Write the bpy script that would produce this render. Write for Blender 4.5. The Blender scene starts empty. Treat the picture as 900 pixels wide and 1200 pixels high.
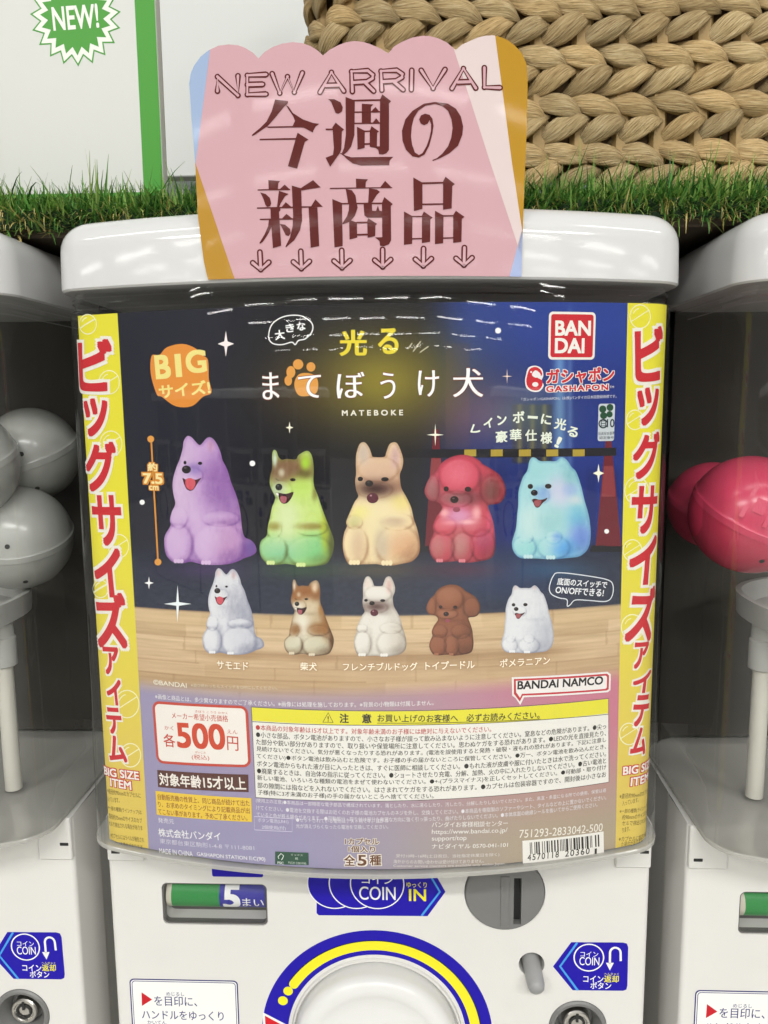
import bpy, bmesh, math, random
import numpy as np
from mathutils import Matrix, Vector
from mathutils.geometry import delaunay_2d_cdt

SC = bpy.context.scene
COL = SC.collection
random.seed(7)
RNG = np.random.default_rng(11)

# ------------------------------------------------------------------ camera
F = 930.0                       # focal length in pixels of a 900 x 1200 frame
PITCH, YAW, ROLL = math.radians(8.0), math.radians(2.3), 0.009
CAM = np.array([0.0297, -0.465, 0.0])
_f = np.array([-math.sin(YAW) * math.cos(PITCH), math.cos(YAW) * math.cos(PITCH), -math.sin(PITCH)])
_r0 = np.array([math.cos(YAW), math.sin(YAW), 0.0])
_u0 = np.cross(_r0, _f)
_r = _r0 * math.cos(ROLL) - _u0 * math.sin(ROLL)
_u = _u0 * math.cos(ROLL) + _r0 * math.sin(ROLL)
cd = bpy.data.cameras.new('camera')
cam = bpy.data.objects.new('camera', cd)
COL.objects.link(cam)
SC.camera = cam
cd.sensor_width = 36.0
cd.lens = 36.0 * F / 1200.0
cd.clip_start, cd.clip_end = 0.01, 100.0
cam.matrix_world = Matrix(((_r[0], _u[0], -_f[0], CAM[0]), (_r[1], _u[1], -_f[1], CAM[1]),
                           (_r[2], _u[2], -_f[2], CAM[2]), (0, 0, 0, 1)))


def ray(px, py):
    return _f + (px - 450.0) / F * _r + (600.0 - py) / F * _u


def proj(P):
    d = np.asarray(P) - CAM
    w = d @ _f
    return 450.0 + F * (d @ _r) / w, 600.0 - F * (d @ _u) / w


def at(px, py, Y):
    d = ray(px, py)
    t = (Y - CAM[1]) / d[1]
    return CAM + t * d


# ------------------------------------------------------------------ world, lamps, exposure
W = bpy.data.worlds.new('World')
SC.world = W
W.use_nodes = True
nt = W.node_tree
nt.nodes.clear()
wo = nt.nodes.new('ShaderNodeOutputWorld')
wb = nt.nodes.new('ShaderNodeBackground')
tc = nt.nodes.new('ShaderNodeTexCoord')
sx = nt.nodes.new('ShaderNodeSeparateXYZ')
rp = nt.nodes.new('ShaderNodeValToRGB')
mr = nt.nodes.new('ShaderNodeMapRange')
mr.inputs['From Min'].default_value = -1
mr.inputs['From Max'].default_value = 1
nt.links.new(tc.outputs['Generated'], sx.inputs[0])
nt.links.new(sx.outputs['Z'], mr.inputs['Value'])
nt.links.new(mr.outputs[0], rp.inputs[0])
cr = rp.color_ramp
cr.elements[0].position, cr.elements[0].color = 0.0, (0.50, 0.49, 0.46, 1)
cr.elements[1].position, cr.elements[1].color = 1.0, (0.62, 0.63, 0.62, 1)
for p_, c_ in ((0.36, (0.42, 0.41, 0.39, 1)), (0.45, (0.26, 0.26, 0.27, 1)), (0.54, (0.20, 0.20, 0.21, 1)),
               (0.62, (0.30, 0.31, 0.31, 1))):
    e = cr.elements.new(p_)
    e.color = c_
nt.links.new(rp.outputs[0], wb.inputs['Color'])
wb.inputs['Strength'].default_value = 0.58
nt.links.new(wb.outputs[0], wo.inputs[0])

SC.view_settings.view_transform = 'Standard'
SC.view_settings.look = 'None'
SC.view_settings.exposure = 0.0
SC.view_settings.gamma = 1.0
SC.view_settings.use_curve_mapping = False
try:
    SC.cycles.use_denoising = True
    SC.cycles.denoiser = 'OPENIMAGEDENOISE'
    SC.cycles.use_adaptive_sampling = True
    SC.cycles.adaptive_threshold = 0.03
    SC.cycles.adaptive_min_samples = 32
    SC.cycles.max_bounces = 10
    SC.cycles.transparent_max_bounces = 16
    SC.cycles.caustics_reflective = False
    SC.cycles.caustics_refractive = False
except Exception:
    pass


def ceiling_lamp(x, y, z, lx, ly, power):
    ld = bpy.data.lights.new('ceiling_lamp', 'AREA')
    ld.shape = 'RECTANGLE'
    ld.size, ld.size_y = lx, ly
    ld.energy = power
    ld.color = (1.0, 0.985, 0.95)
    lo = bpy.data.objects.new('ceiling_lamp', ld)
    lo.location = (x, y, z)
    COL.objects.link(lo)


for (x, y, p) in ((-1.5, -0.75, 6), (0.15, -0.7, 5), (1.8, -0.75, 6),
                  (-1.7, -2.3, 48), (0.1, -2.2, 48), (1.8, -2.3, 48)):
    ceiling_lamp(x, y, 1.55, 1.25, 0.07, p)
for k, y in enumerate((-3.9, -5.3, -6.9, -8.7, -10.6, -12.8, -15.4, -18.5)):
    for x in (-6.4, -4.5, -2.7, -1.0, 0.7, 2.4, 4.2, 6.1):
        ceiling_lamp(x + 0.35 * ((k * 7) % 4), y, 1.6, 1.25, 0.06, 11)


# ------------------------------------------------------------------ helpers
def lin(c):
    if isinstance(c, str):
        c = c.lstrip('#')
        c = tuple(int(c[i:i + 2], 16) for i in (0, 2, 4))
    c = np.asarray(c, float) / 255.0
    return np.where(c <= 0.04045, c / 12.92, ((c + 0.055) / 1.055) ** 2.4)


INK = 0.97


def ink(c):
    return lin(c) * INK


def new_mat(name):
    m = bpy.data.materials.new(name)
    m.use_nodes = True
    n = m.node_tree
    b = n.nodes['Principled BSDF']
    return m, n, b


def plain(name, rgb, rough=0.4, metal=0.0, spec=0.5, var=0.0, scale=40.0, bump=0.0, bscale=300.0, rvar=0.0):
    m, n, b = new_mat(name)
    b.inputs['Base Color'].default_value = (*rgb, 1)
    b.inputs['Roughness'].default_value = rough
    b.inputs['Metallic'].default_value = metal
    b.inputs['Specular IOR Level'].default_value = spec
    tcn = n.nodes.new('ShaderNodeTexCoord')
    if var > 0:
        no = n.nodes.new('ShaderNodeTexNoise')
        no.inputs['Scale'].default_value = scale
        no.inputs['Detail'].default_value = 5
        n.links.new(tcn.outputs['Object'], no.inputs['Vector'])
        mx = n.nodes.new('ShaderNodeMix')
        mx.data_type = 'RGBA'
        mx.inputs[6].default_value = (*[c * (1 - var) for c in rgb], 1)
        mx.inputs[7].default_value = (*[min(1, c * (1 + var)) for c in rgb], 1)
        n.links.new(no.outputs['Fac'], mx.inputs[0])
        n.links.new(mx.outputs[2], b.inputs['Base Color'])
        if rvar > 0:
            m2 = n.nodes.new('ShaderNodeMapRange')
            m2.inputs['To Min'].default_value = rough - rvar
            m2.inputs['To Max'].default_value = rough + rvar
            n.links.new(no.outputs['Fac'], m2.inputs['Value'])
            n.links.new(m2.outputs[0], b.inputs['Roughness'])
    if bump > 0:
        nb = n.nodes.new('ShaderNodeTexNoise')
        nb.inputs['Scale'].default_value = bscale
        nb.inputs['Detail'].default_value = 3
        n.links.new(tcn.outputs['Object'], nb.inputs['Vector'])
        bp = n.nodes.new('ShaderNodeBump')
        bp.inputs['Strength'].default_value = bump
        bp.inputs['Distance'].default_value = 0.001
        n.links.new(nb.outputs['Fac'], bp.inputs['Height'])
        n.links.new(bp.outputs[0], b.inputs['Normal'])
    return m


def printed(name, rough=0.5, spec=0.4):
    """ink on paper: colour of the print is a mesh attribute"""
    m, n, b = new_mat(name)
    a = n.nodes.new('ShaderNodeAttribute')
    a.attribute_name = 'ink'
    n.links.new(a.outputs['Color'], b.inputs['Base Color'])
    b.inputs['Roughness'].default_value = rough
    b.inputs['Specular IOR Level'].default_value = spec
    return m


def clear_plastic(name, tint=(0.97, 0.975, 0.97), ior=1.46, rough=0.015, haze=0.0):
    m = bpy.data.materials.new(name)
    m.use_nodes = True
    n = m.node_tree
    n.nodes.clear()
    out = n.nodes.new('ShaderNodeOutputMaterial')
    tr = n.nodes.new('ShaderNodeBsdfTransparent')
    tr.inputs[0].default_value = (*tint, 1)
    gl = n.nodes.new('ShaderNodeBsdfGlossy')
    gl.inputs['Roughness'].default_value = rough + .006
    # Schlick reflectance of a thin two-sided wall: the same from inside and outside
    ge = n.nodes.new('ShaderNodeNewGeometry')
    dt = n.nodes.new('ShaderNodeVectorMath')
    dt.operation = 'DOT_PRODUCT'
    n.links.new(ge.outputs['Normal'], dt.inputs[0])
    n.links.new(ge.outputs['Incoming'], dt.inputs[1])
    ops = []
    for op, v in (('ABSOLUTE', None), ('SUBTRACT', None), ('POWER', 5.0), ('MULTIPLY_ADD', None)):
        q = n.nodes.new('ShaderNodeMath')
        q.operation = op
        ops.append(q)
    n.links.new(dt.outputs['Value'], ops[0].inputs[0])
    ops[1].inputs[0].default_value = 1.0
    n.links.new(ops[0].outputs[0], ops[1].inputs[1])
    n.links.new(ops[1].outputs[0], ops[2].inputs[0])
    ops[2].inputs[1].default_value = 5.0
    n.links.new(ops[2].outputs[0], ops[3].inputs[0])
    r0 = 1.55 * ((ior - 1) / (ior + 1)) ** 2
    ops[3].inputs[1].default_value = 0.9 - r0
    ops[3].inputs[2].default_value = r0
    fr = ops[3]
    # slow waviness of the moulded wall
    tcn = n.nodes.new('ShaderNodeTexCoord')
    mp = n.nodes.new('ShaderNodeMapping')
    mp.inputs['Scale'].default_value = (1, 1, 0.25)
    no = n.nodes.new('ShaderNodeTexNoise')
    no.inputs['Scale'].default_value = 22
    no.inputs['Detail'].default_value = 2
    bp = n.nodes.new('ShaderNodeBump')
    bp.inputs['Strength'].default_value = 0.25
    bp.inputs['Distance'].default_value = 0.0012
    n.links.new(tcn.outputs['Object'], mp.inputs[0])
    n.links.new(mp.outputs[0], no.inputs['Vector'])
    n.links.new(no.outputs['Fac'], bp.inputs['Height'])
    n.links.new(bp.outputs[0], gl.inputs['Normal'])
    mx = n.nodes.new('ShaderNodeMixShader')
    n.links.new(fr.outputs[0], mx.inputs[0])
    base = tr
    if haze > 0:
        df = n.nodes.new('ShaderNodeBsdfDiffuse')
        df.inputs[0].default_value = (0.58, 0.57, 0.53, 1)
        m2 = n.nodes.new('ShaderNodeMixShader')
        m2.inputs[0].default_value = haze
        n.links.new(tr.outputs[0], m2.inputs[1])
        n.links.new(df.outputs[0], m2.inputs[2])
        base = m2
    n.links.new(base.outputs[0], mx.inputs[1])
    n.links.new(gl.outputs[0], mx.inputs[2])
    n.links.new(mx.outputs[0], out.inputs[0])
    return m


ORG = {}          # world origin of every root and of the parts under it


def tag(o, label, cat, group=None, kind=None):
    if label:
        o['label'] = label
    if cat:
        o['category'] = cat
    if group:
        o['group'] = group
    if kind:
        o['kind'] = kind
    return o


def thing(name, loc, label, cat, group=None):
    o = bpy.data.objects.new(name, None)
    o.empty_display_size = 0.02
    o.location = loc
    COL.objects.link(o)
    ORG[o] = np.array(loc, float)
    return tag(o, label, cat, group)


def mesh_obj(name, V, faces, mat, parent=None, cols=None, smooth=False, origin=None):
    org = ORG[parent] if parent is not None else np.array(origin if origin is not None else (0, 0, 0), float)
    V = np.asarray(V, float) - org
    me = bpy.data.meshes.new(name)
    me.from_pydata(V.tolist(), [], faces if isinstance(faces, list) else faces.tolist())
    if cols is not None:
        a = me.attributes.new('ink', 'FLOAT_COLOR', 'POINT')
        c4 = np.ones((len(V), 4), np.float32)
        c4[:, :3] = cols
        a.data.foreach_set('color', c4.ravel())
    me.materials.append(mat)
    if smooth:
        me.polygons.foreach_set('use_smooth', np.ones(len(me.polygons), bool))
    me.update()
    o = bpy.data.objects.new(name, me)
    COL.objects.link(o)
    if parent is not None:
        o.parent = parent
    else:
        o.location = org
    ORG[o] = org
    return o


class MB:
    """collects simple solids into one mesh"""

    def __init__(self):
        self.V, self.Fc, self.C = [], [], []
        self.col = None

    def add(self, V, faces, col=None):
        n = len(self.V)
        self.V += [tuple(v) for v in V]
        self.Fc += [tuple(i + n for i in f) for f in faces]
        if col is not None:
            self.C += [tuple(col)] * len(V)
        return self

    def loft(self, rings, cap0=True, cap1=True, col=None):
        n = len(rings[0])
        V = [p for r in rings for p in r]
        fc = []
        for k in range(len(rings) - 1):
            for i in range(n):
                j = (i + 1) % n
                fc.append((k * n + i, k * n + j, (k + 1) * n + j, (k + 1) * n + i))
        if cap0:
            fc.append(tuple(range(n))[::-1])
        if cap1:
            b = (len(rings) - 1) * n
            fc.append(tuple(b + i for i in range(n)))
        return self.add(V, fc, col)

    def box(self, x0, x1, y0, y1, z0, z1, bev=0.0, col=None):
        pts = rrect(x0, x1, y0, y1, min(bev, (x1 - x0) * .45, (y1 - y0) * .45) or 1e-5, 3)
        if bev > 0 and z1 - z0 > 2.2 * bev:
            ins = rrect(x0 + bev * .6, x1 - bev * .6, y0 + bev * .6, y1 - bev * .6, bev * .4, 3)
            zs = [(ins, z0), (pts, z0 + bev * .6), (pts, z1 - bev * .6), (ins, z1)]
        else:
            zs = [(pts, z0), (pts, z1)]
        return self.loft([[(p[0], p[1], z) for p in q] for q, z in zs], col=col)

    def cyl(self, c0, c1, prof, seg=40, col=None, cap0=True, cap1=True):
        """turned profile: (t along axis in metres, radius) from c0 towards c1"""
        c0, c1 = np.array(c0, float), np.array(c1, float)
        ax = c1 - c0
        L = np.linalg.norm(ax)
        ax /= L
        h = np.array([0, 0, 1.0]) if abs(ax[2]) < .9 else np.array([1.0, 0, 0])
        e1 = np.cross(ax, h)
        e1 /= np.linalg.norm(e1)
        e2 = np.cross(ax, e1)
        rings = []
        for t, r in prof:
            rings.append([c0 + ax * t + r * (math.cos(a) * e1 + math.sin(a) * e2)
                          for a in np.linspace(0, 2 * math.pi, seg, endpoint=False)])
        return self.loft(rings, cap0, cap1, col)

    def build(self, name, mat, parent=None, smooth=None, origin=None):
        o = mesh_obj(name, self.V, self.Fc, mat, parent, self.C if self.C else None, False, origin)
        bm = bmesh.new()
        bm.from_mesh(o.data)
        bmesh.ops.recalc_face_normals(bm, faces=bm.faces)
        bm.to_mesh(o.data)
        bm.free()
        if smooth:
            o.data.polygons.foreach_set('use_smooth', np.ones(len(o.data.polygons), bool))
            o.data.set_sharp_from_angle(angle=math.radians(smooth))
        return o


def rrect(x0, x1, y0, y1, r, seg=6):
    out = []
    for cx, cy, a0 in ((x1 - r, y1 - r, 0), (x0 + r, y1 - r, 90), (x0 + r, y0 + r, 180), (x1 - r, y0 + r, 270)):
        for k in range(seg + 1):
            a = math.radians(a0 + 90 * k / seg)
            out.append((cx + r * math.cos(a), cy + r * math.sin(a)))
    return out


def circ(cx, cy, rx, ry=None, seg=28, a0=0, a1=360):
    ry = rx if ry is None else ry
    full = abs(a1 - a0) >= 360
    n = seg if full else seg + 1
    return [(cx + rx * math.cos(math.radians(a0 + (a1 - a0) * k / seg)),
             cy + ry * math.sin(math.radians(a0 + (a1 - a0) * k / seg))) for k in range(n)]


def catmull(P, sub=6, closed=True):
    P = np.asarray(P, float)
    n = len(P)
    out = []
    for i in range(n if closed else n - 1):
        p0, p1, p2, p3 = (P[(i - 1) % n] if closed or i > 0 else P[i], P[i], P[(i + 1) % n],
                          P[(i + 2) % n] if closed or i + 2 < n else P[(i + 1) % n])
        for k in range(sub):
            t = k / sub
            out.append(0.5 * ((2 * p1) + (-p0 + p2) * t + (2 * p0 - 5 * p1 + 4 * p2 - p3) * t * t
                              + (-p0 + 3 * p1 - 3 * p2 + p3) * t ** 3))
    if not closed:
        out.append(P[-1])
    return np.array(out)


def fill(loops):
    """triangulate outlines with holes -> (verts, tris)"""
    bm = bmesh.new()
    for L in loops:
        vs = [bm.verts.new((p[0], p[1], 0)) for p in L]
        for i in range(len(vs)):
            bm.edges.new((vs[i], vs[(i + 1) % len(vs)]))
    bmesh.ops.triangle_fill(bm, use_beauty=True, edges=bm.edges[:], normal=(0, 0, 1))
    bm.verts.index_update()
    V = np.array([v.co[:2] for v in bm.verts])
    T = [tuple(v.index for v in f.verts) for f in bm.faces]
    bm.free()
    return V, T


def se_ring(a, b, yc, z, n=3.6, seg=120, x0=0.0):
    """superellipse plan ring"""
    out = []
    for k in range(seg):
        t = 2 * math.pi * k / seg
        c, s = math.cos(t), math.sin(t)
        out.append((x0 + a * math.copysign(abs(c) ** (2 / n), c), yc + b * math.copysign(abs(s) ** (2 / n), s), z))
    return out


SKEW = 0.014                                       # the front sits a touch askew on its body
CA, CR_, CRC, CYB = 0.1895, 0.52, 0.024, 0.205     # container: half width, front radius, corner radius, back


def plan(d=0.0, z=0.0, fine=1):
    """bulging front, tight corners, straight sides: outline grown by d, starting at the left rear, front in the middle"""
    a, R, rc, yb = CA + d, CR_ + d, CRC + d, CYB + d
    xc = CA - CRC
    yc = CR_ - math.sqrt((CR_ - CRC) ** 2 - xc ** 2)
    a0 = math.atan2(xc, CR_ - yc)
    P = []
    rb = 0.03 + d
    xb, ybk = CA - 0.03, CYB - 0.03
    for k in range(0, 8):
        t = math.radians(90 + 90 * k / 8)
        P.append((xb * -1 + rb * math.cos(t), ybk + rb * math.sin(t)))
    nsd = 8 * fine
    for k in range(nsd):
        P.append((-a, ybk + (yc - ybk) * k / nsd))
    ncn = 14 * fine
    for k in range(ncn):
        t = math.pi + (math.pi / 2 - a0) * k / ncn
        P.append((-xc + rc * math.cos(t), yc + rc * math.sin(t)))
    nf = 60 * fine
    for k in range(nf + 1):
        t = -a0 + 2 * a0 * k / nf
        P.append((R * math.sin(t), CR_ - R * math.cos(t)))
    left = P[:-(nf + 1)]
    P += [(-p[0], p[1]) for p in reversed(left)]
    return [(p[0], p[1] + SKEW * p[0], z) for p in P]


class CurvedSheet:
    """front of a bulging wall seen as a flat sheet (u along the arc, v = height)"""

    def __init__(self, P):
        P = np.array(P)[:, :2]
        x, y = P[:, 0], P[:, 1]
        d = np.hypot(np.diff(x), np.diff(y))
        u = np.concatenate([[0], np.cumsum(d)])
        mid = len(u) // 2
        u -= u[mid] - (0 if len(u) % 2 else 0)
        self.u, self.x, self.y = u, x, y
        tx, ty = np.gradient(x, u), np.gradient(y, u)
        L = np.hypot(tx, ty) + 1e-12
        self.nx, self.ny = ty / L, -tx / L

    def w(self, u, v, h=0.0):
        u = np.asarray(u, float)
        return np.stack([np.interp(u, self.u, self.x) + h * np.interp(u, self.u, self.nx),
                         np.interp(u, self.u, self.y) + h * np.interp(u, self.u, self.ny),
                         np.asarray(v, float) + 0 * u], -1)

    def px(self, px, py):
        d = ray(px, py)
        s = (self.x - CAM[0]) * d[1] - (self.y - CAM[1]) * d[0]
        i = np.where((s[:-1] * s[1:] <= 0) & (self.u[1:] > -0.23) & (self.u[1:] < 0.23))[0]
        if len(i) == 0:
            i = np.array([np.argmin(np.abs(s[:-1]))])
        i = i[np.argmin(self.y[i])]
        k = s[i] / (s[i] - s[i + 1] + 1e-15)
        k = min(max(k, 0), 1)
        u = self.u[i] + k * (self.u[i + 1] - self.u[i])
        y = self.y[i] + k * (self.y[i + 1] - self.y[i])
        t = (y - CAM[1]) / d[1]
        return np.array([u, CAM[2] + t * d[2]])

    def cuts(self, u0, u1):
        c = []
        for k in range(-170, 171):
            s = k * 0.0015
            if u0 < s < u1 and (abs(s) > 0.165 or k % 4 == 0):
                c.append(s)
        return c


class FlatSheet:
    def __init__(self, Y):
        self.Y = Y

    def w(self, u, v, h=0.0):
        u = np.asarray(u, float)
        return np.stack([u, self.Y - h + 0 * u, np.asarray(v, float) + 0 * u], -1)

    def px(self, px, py):
        p = at(px, py, self.Y)
        return np.array([p[0], p[2]])

    def cuts(self, u0, u1):
        return []


_tcurve = bpy.data.curves.new('lettering', 'FONT')
_tobj = bpy.data.objects.new('lettering', _tcurve)
COL.objects.link(_tobj)
_tcache = {}


def glyphs(s, off=0.0, space=1.0):
    key = (s, round(off, 4), space)
    if key not in _tcache:
        _tcurve.body = s
        _tcurve.offset = off
        _tcurve.space_character = space
        _tcurve.resolution_u = 3 if len(s) > 14 else 6
        dg = bpy.context.evaluated_depsgraph_get()
        dg.update()
        ev = _tobj.evaluated_get(dg)
        me = ev.to_mesh()
        V = np.array([v.co[:2] for v in me.vertices]).reshape(-1, 2)
        T = [tuple(p.vertices) for p in me.polygons]
        ev.to_mesh_clear()
        _tcache[key] = (V, T)
    return _tcache[key]


LAY = 5e-5       # one layer of ink / film above the next


class Art:
    """flat print laid on a sheet; everything ends up in one mesh"""

    def __init__(self, sheet):
        self.s = sheet
        self.V, self.T, self.C, self.n = [], [], [], 0

    def raw(self, V, T, col, lay):
        """V in sheet (u, v)"""
        V = np.asarray(V, float)
        if len(V) == 0 or len(T) == 0:
            return
        if V.shape[1] == 2:
            V = np.column_stack([V, np.full(len(V), float(lay))])
        cu = self.s.cuts(V[:, 0].min(), V[:, 0].max())
        col = np.asarray(col, float)
        if cu and col.ndim == 1:
            bm = bmesh.new()
            bv = [bm.verts.new(p) for p in V]
            for t in T:
                try:
                    bm.faces.new([bv[i] for i in t])
                except ValueError:
                    pass
            for c in cu:
                bmesh.ops.bisect_plane(bm, geom=bm.verts[:] + bm.edges[:] + bm.faces[:], dist=1e-7,
                                       plane_co=(c, 0, 0), plane_no=(1, 0, 0))
            for c in (self.s.vcuts(V[:, 1].min(), V[:, 1].max()) if hasattr(self.s, 'vcuts') else []):
                bmesh.ops.bisect_plane(bm, geom=bm.verts[:] + bm.edges[:] + bm.faces[:], dist=1e-7,
                                       plane_co=(0, c, 0), plane_no=(0, 1, 0))
            bm.verts.index_update()
            V = np.array([v.co[:] for v in bm.verts])
            T = [tuple(v.index for v in f.verts) for f in bm.faces]
            bm.free()
        P = self.s.w(V[:, 0], V[:, 1], V[:, 2] * LAY)
        self.V.append(P)
        self.T += [tuple(i + self.n for i in t) for t in T]
        self.C.append(np.broadcast_to(col, (len(V), 3)))
        self.n += len(V)

    def uv(self, pts):
        return np.array([self.s.px(p[0], p[1]) for p in pts])

    def poly(self, pts, col, lay=1, holes=()):
        """outline in photo pixels"""
        V, T = fill([self.uv(pts)] + [self.uv(h) for h in holes])
        self.raw(V, T, ink(col), lay)

    def polyuv(self, pts, col, lay=1, holes=()):
        V, T = fill([pts] + list(holes))
        self.raw(V, T, ink(col), lay)

    def line(self, pts, wpx, col, lay=1, closed=False):
        """stroke of width wpx along photo pixels"""
        P = self.uv(pts)
        w = wpx * 0.5 * np.linalg.norm(self.s.px(pts[0][0] + 1, pts[0][1]) - self.s.px(pts[0][0], pts[0][1]))
        n = len(P)
        L, R = [], []
        for i in range(n):
            a = P[i - 1] if (i > 0 or closed) else P[i]
            b = P[(i + 1) % n] if (i < n - 1 or closed) else P[i]
            d = b - a
            d = d / (np.linalg.norm(d) + 1e-12)
            nn = np.array([-d[1], d[0]])
            L.append(P[i] + nn * w)
            R.append(P[i] - nn * w)
        T = []
        for i in range(n if closed else n - 1):
            j = (i + 1) % n
            T.append((i, j, n + j, n + i))
        self.raw(np.array(L + R), T, ink(col), lay)

    def text(self, s, x0, y0, x1, hpx, col, y1=None, off=0.0, lay=2, outl=(), space=1.0, smear=0.0, shear=0.0, pad=None, ref=None):
        """text whose box runs from x0 to x1, centre line y0 (at x0) .. y1 (at x1), height hpx"""
        V0, T0 = glyphs(s, 0.0, space)
        if len(V0) == 0:
            return
        bx0, by0 = V0.min(0)
        bx1, by1 = V0.max(0)
        if pad:                     # fixed em box instead of the ink's own box
            by0, by1 = pad
        A = self.s.px(x0, y0)
        xm = 0.5 * (x0 + x1)
        if y1 is None:
            B = self.s.px(x1, y0)
            B[1] = A[1]
        else:
            B = self.s.px(x1, y1)
        if ref is not None:         # same straight row as one that would reach ref
            Rf = self.s.px(*ref)
            B = self.s.px(x1, y0)
            B[1] = A[1] + (Rf[1] - A[1]) * (B[0] - A[0]) / (Rf[0] - A[0])
        ym = y0 if y1 is None else 0.5 * (y0 + y1)
        hv = self.s.px(xm, ym - hpx / 2)[1] - self.s.px(xm, ym + hpx / 2)[1]
        d = B - A
        L = np.linalg.norm(d)
        ex = d / L
        ey = np.array([-ex[1], ex[0]])
        sx_, sy_ = L / (bx1 - bx0), hv / (by1 - by0)

        def place(V, dx=0.0):
            x = (V[:, 0] - bx0) * sx_ + dx
            y = (V[:, 1] - 0.5 * (by0 + by1)) * sy_
            x = x + shear * y
            return A + x[:, None] * ex + y[:, None] * ey

        def fat(r, l_, c_):
            """thicken by laying shifted copies (each a hair above the last)"""
            if r <= 0.009:
                sh = [(0, 0)] if r <= 0 else [(-r, 0), (r, 0)]
            else:
                e_ = .9 * r
                st_ = (-1, 0, 1) if r < 0.045 else (-1, -.33, .33, 1)
                sh = [(e_ * i, e_ * j) for i in st_ for j in st_ if max(abs(i), abs(j)) == 1 or r > 0.06]
            Vs, Ts = [], []
            for q_, (dx, dy) in enumerate(sh):
                Q = place(V0 + np.array([dx, dy]))
                Vs.append(np.column_stack([Q, np.full(len(Q), l_ + 0.045 * q_)]))
                Ts += [tuple(i + q_ * len(V0) for i in t) for t in T0]
            self.raw(np.concatenate(Vs), Ts, ink(c_), l_)

        for (o_, c_, l_) in outl:
            fat(o_ * .63, l_, c_)
        if smear > 0:
            V, T = (V0, T0) if off == 0 else glyphs(s, off, space)
            k = 5
            for i in range(k):
                self.raw(place(V, smear * sx_ * (i / (k - 1) - .5)), T, ink(col), lay + 0.1 * i)
        else:
            fat(max(0, off) * .63, lay, col)

    def build(self, name, mat, parent, label=None):
        V = np.concatenate(self.V)
        C = np.concatenate(self.C)
        o = mesh_obj(name, V, self.T, mat, parent, C)
        if label:
            o['label'] = label
        return o


# ------------------------------------------------------------------ main sizes (metres)
PITCHX = 0.4185                # spacing of the machines
BY = 0.068                     # body front plane
Z_LID0 = at(437, 327, -0.003)[2]
Z_LID1 = Z_LID0 + 0.0435
Z_RIM = at(446, 1027, 0.0)[2]
FLOOR = -0.86
CONT_Y = 0.100

M_WHITE = plain('white_gloss_plastic', (0.63, 0.63, 0.625), 0.09, var=0.02, scale=8, spec=0.5)
M_BODY = plain('white_body_plastic', (0.73, 0.72, 0.69), 0.36, var=0.025, scale=14, bump=0.06, bscale=900)
M_KNOB = plain('white_dial_plastic', (0.72, 0.72, 0.70), 0.28, var=0.02, scale=20)
M_GREY = plain('grey_plastic', (0.18, 0.18, 0.175), 0.38, var=0.05, scale=60, bump=0.08, bscale=1200)
M_DARK = plain('dark_recess', (0.02, 0.02, 0.02), 0.6, var=0.1)
M_STEEL = plain('lock_steel', (0.62, 0.60, 0.56), 0.28, 1.0, var=0.06, scale=200)
M_CLEAR = clear_plastic('clear_container', haze=0.018)
M_RIM = clear_plastic('frosted_rim', (0.92, 0.92, 0.9), 1.5, 0.1, 0.55)
M_PRINT = printed('printed_card', 0.5, 0.15)
M_STICK = printed('printed_sticker', 0.4, 0.25)
M_SIGN = printed('laminated_sign', 0.06, 0.13)
M_INNER = plain('inner_grey_plastic', (0.42, 0.42, 0.40), 0.45, var=0.06, scale=30)
M_POST = plain('inner_post_plastic', (0.62, 0.60, 0.53), 0.4, var=0.06, scale=30)
M_LINER = plain('container_liner', (0.05, 0.045, 0.036), 0.7, var=0.3, scale=12)

# ------------------------------------------------------------------ setting: floor, backboard, shelf
mb = MB().box(-6, 6, -16, 3, FLOOR - 0.05, FLOOR)
tag(mb.build('floor', plain('floor_tiles', (0.42, 0.41, 0.38), 0.35, var=0.08, scale=3), origin=(0, 0, FLOOR)),
    None, None, kind='structure')

Y_WALL = 0.46
zt = at(300, 0, Y_WALL)[2]
zwall = at(215, 207, Y_WALL)[2]
mb = MB().box(-0.9, 0.9, Y_WALL, Y_WALL + 0.02, zwall, zt + 0.5, 0.002)
tag(mb.build('back_panel', plain('white_board', (0.83, 0.85, 0.825), 0.5, var=0.02, scale=3), origin=(0, Y_WALL, zwall)),
    'plain white back panel standing behind the basket and the white board', 'panel')
Z_SHELF = Z_LID1 + 0.002
SHELF_Y = 0.095
mb = MB().box(-0.9, 0.9, SHELF_Y, Y_WALL + 0.05, Z_SHELF, Z_SHELF + 0.012, 0.002)
tag(mb.build('shelf_board', plain('brown_shelf', (0.10, 0.075, 0.05), 0.5, var=0.2, scale=10), origin=(0, SHELF_Y, Z_SHELF)),
    'dark brown shelf board under the artificial grass, above the machines', 'shelf')
mb = MB().box(-0.9, 0.9, 0.262, 0.275, FLOOR, Z_SHELF - 0.001, 0.001)
tag(mb.build('rear_board', plain('dark_rear_board', (0.022, 0.02, 0.017), 0.6, var=0.2, scale=8), origin=(0, 0.262, FLOOR)),
    'dark board behind the row of vending machines, seen in the gaps', 'board')

# ------------------------------------------------------------------ the vending machine
MG = 'capsule vending machines side by side'
mach = thing('capsule_vending_machine', (0, 0.12, FLOOR),
             'middle white capsule vending machine with the dog poster card behind its clear front', 'vending machine', MG)

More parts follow.
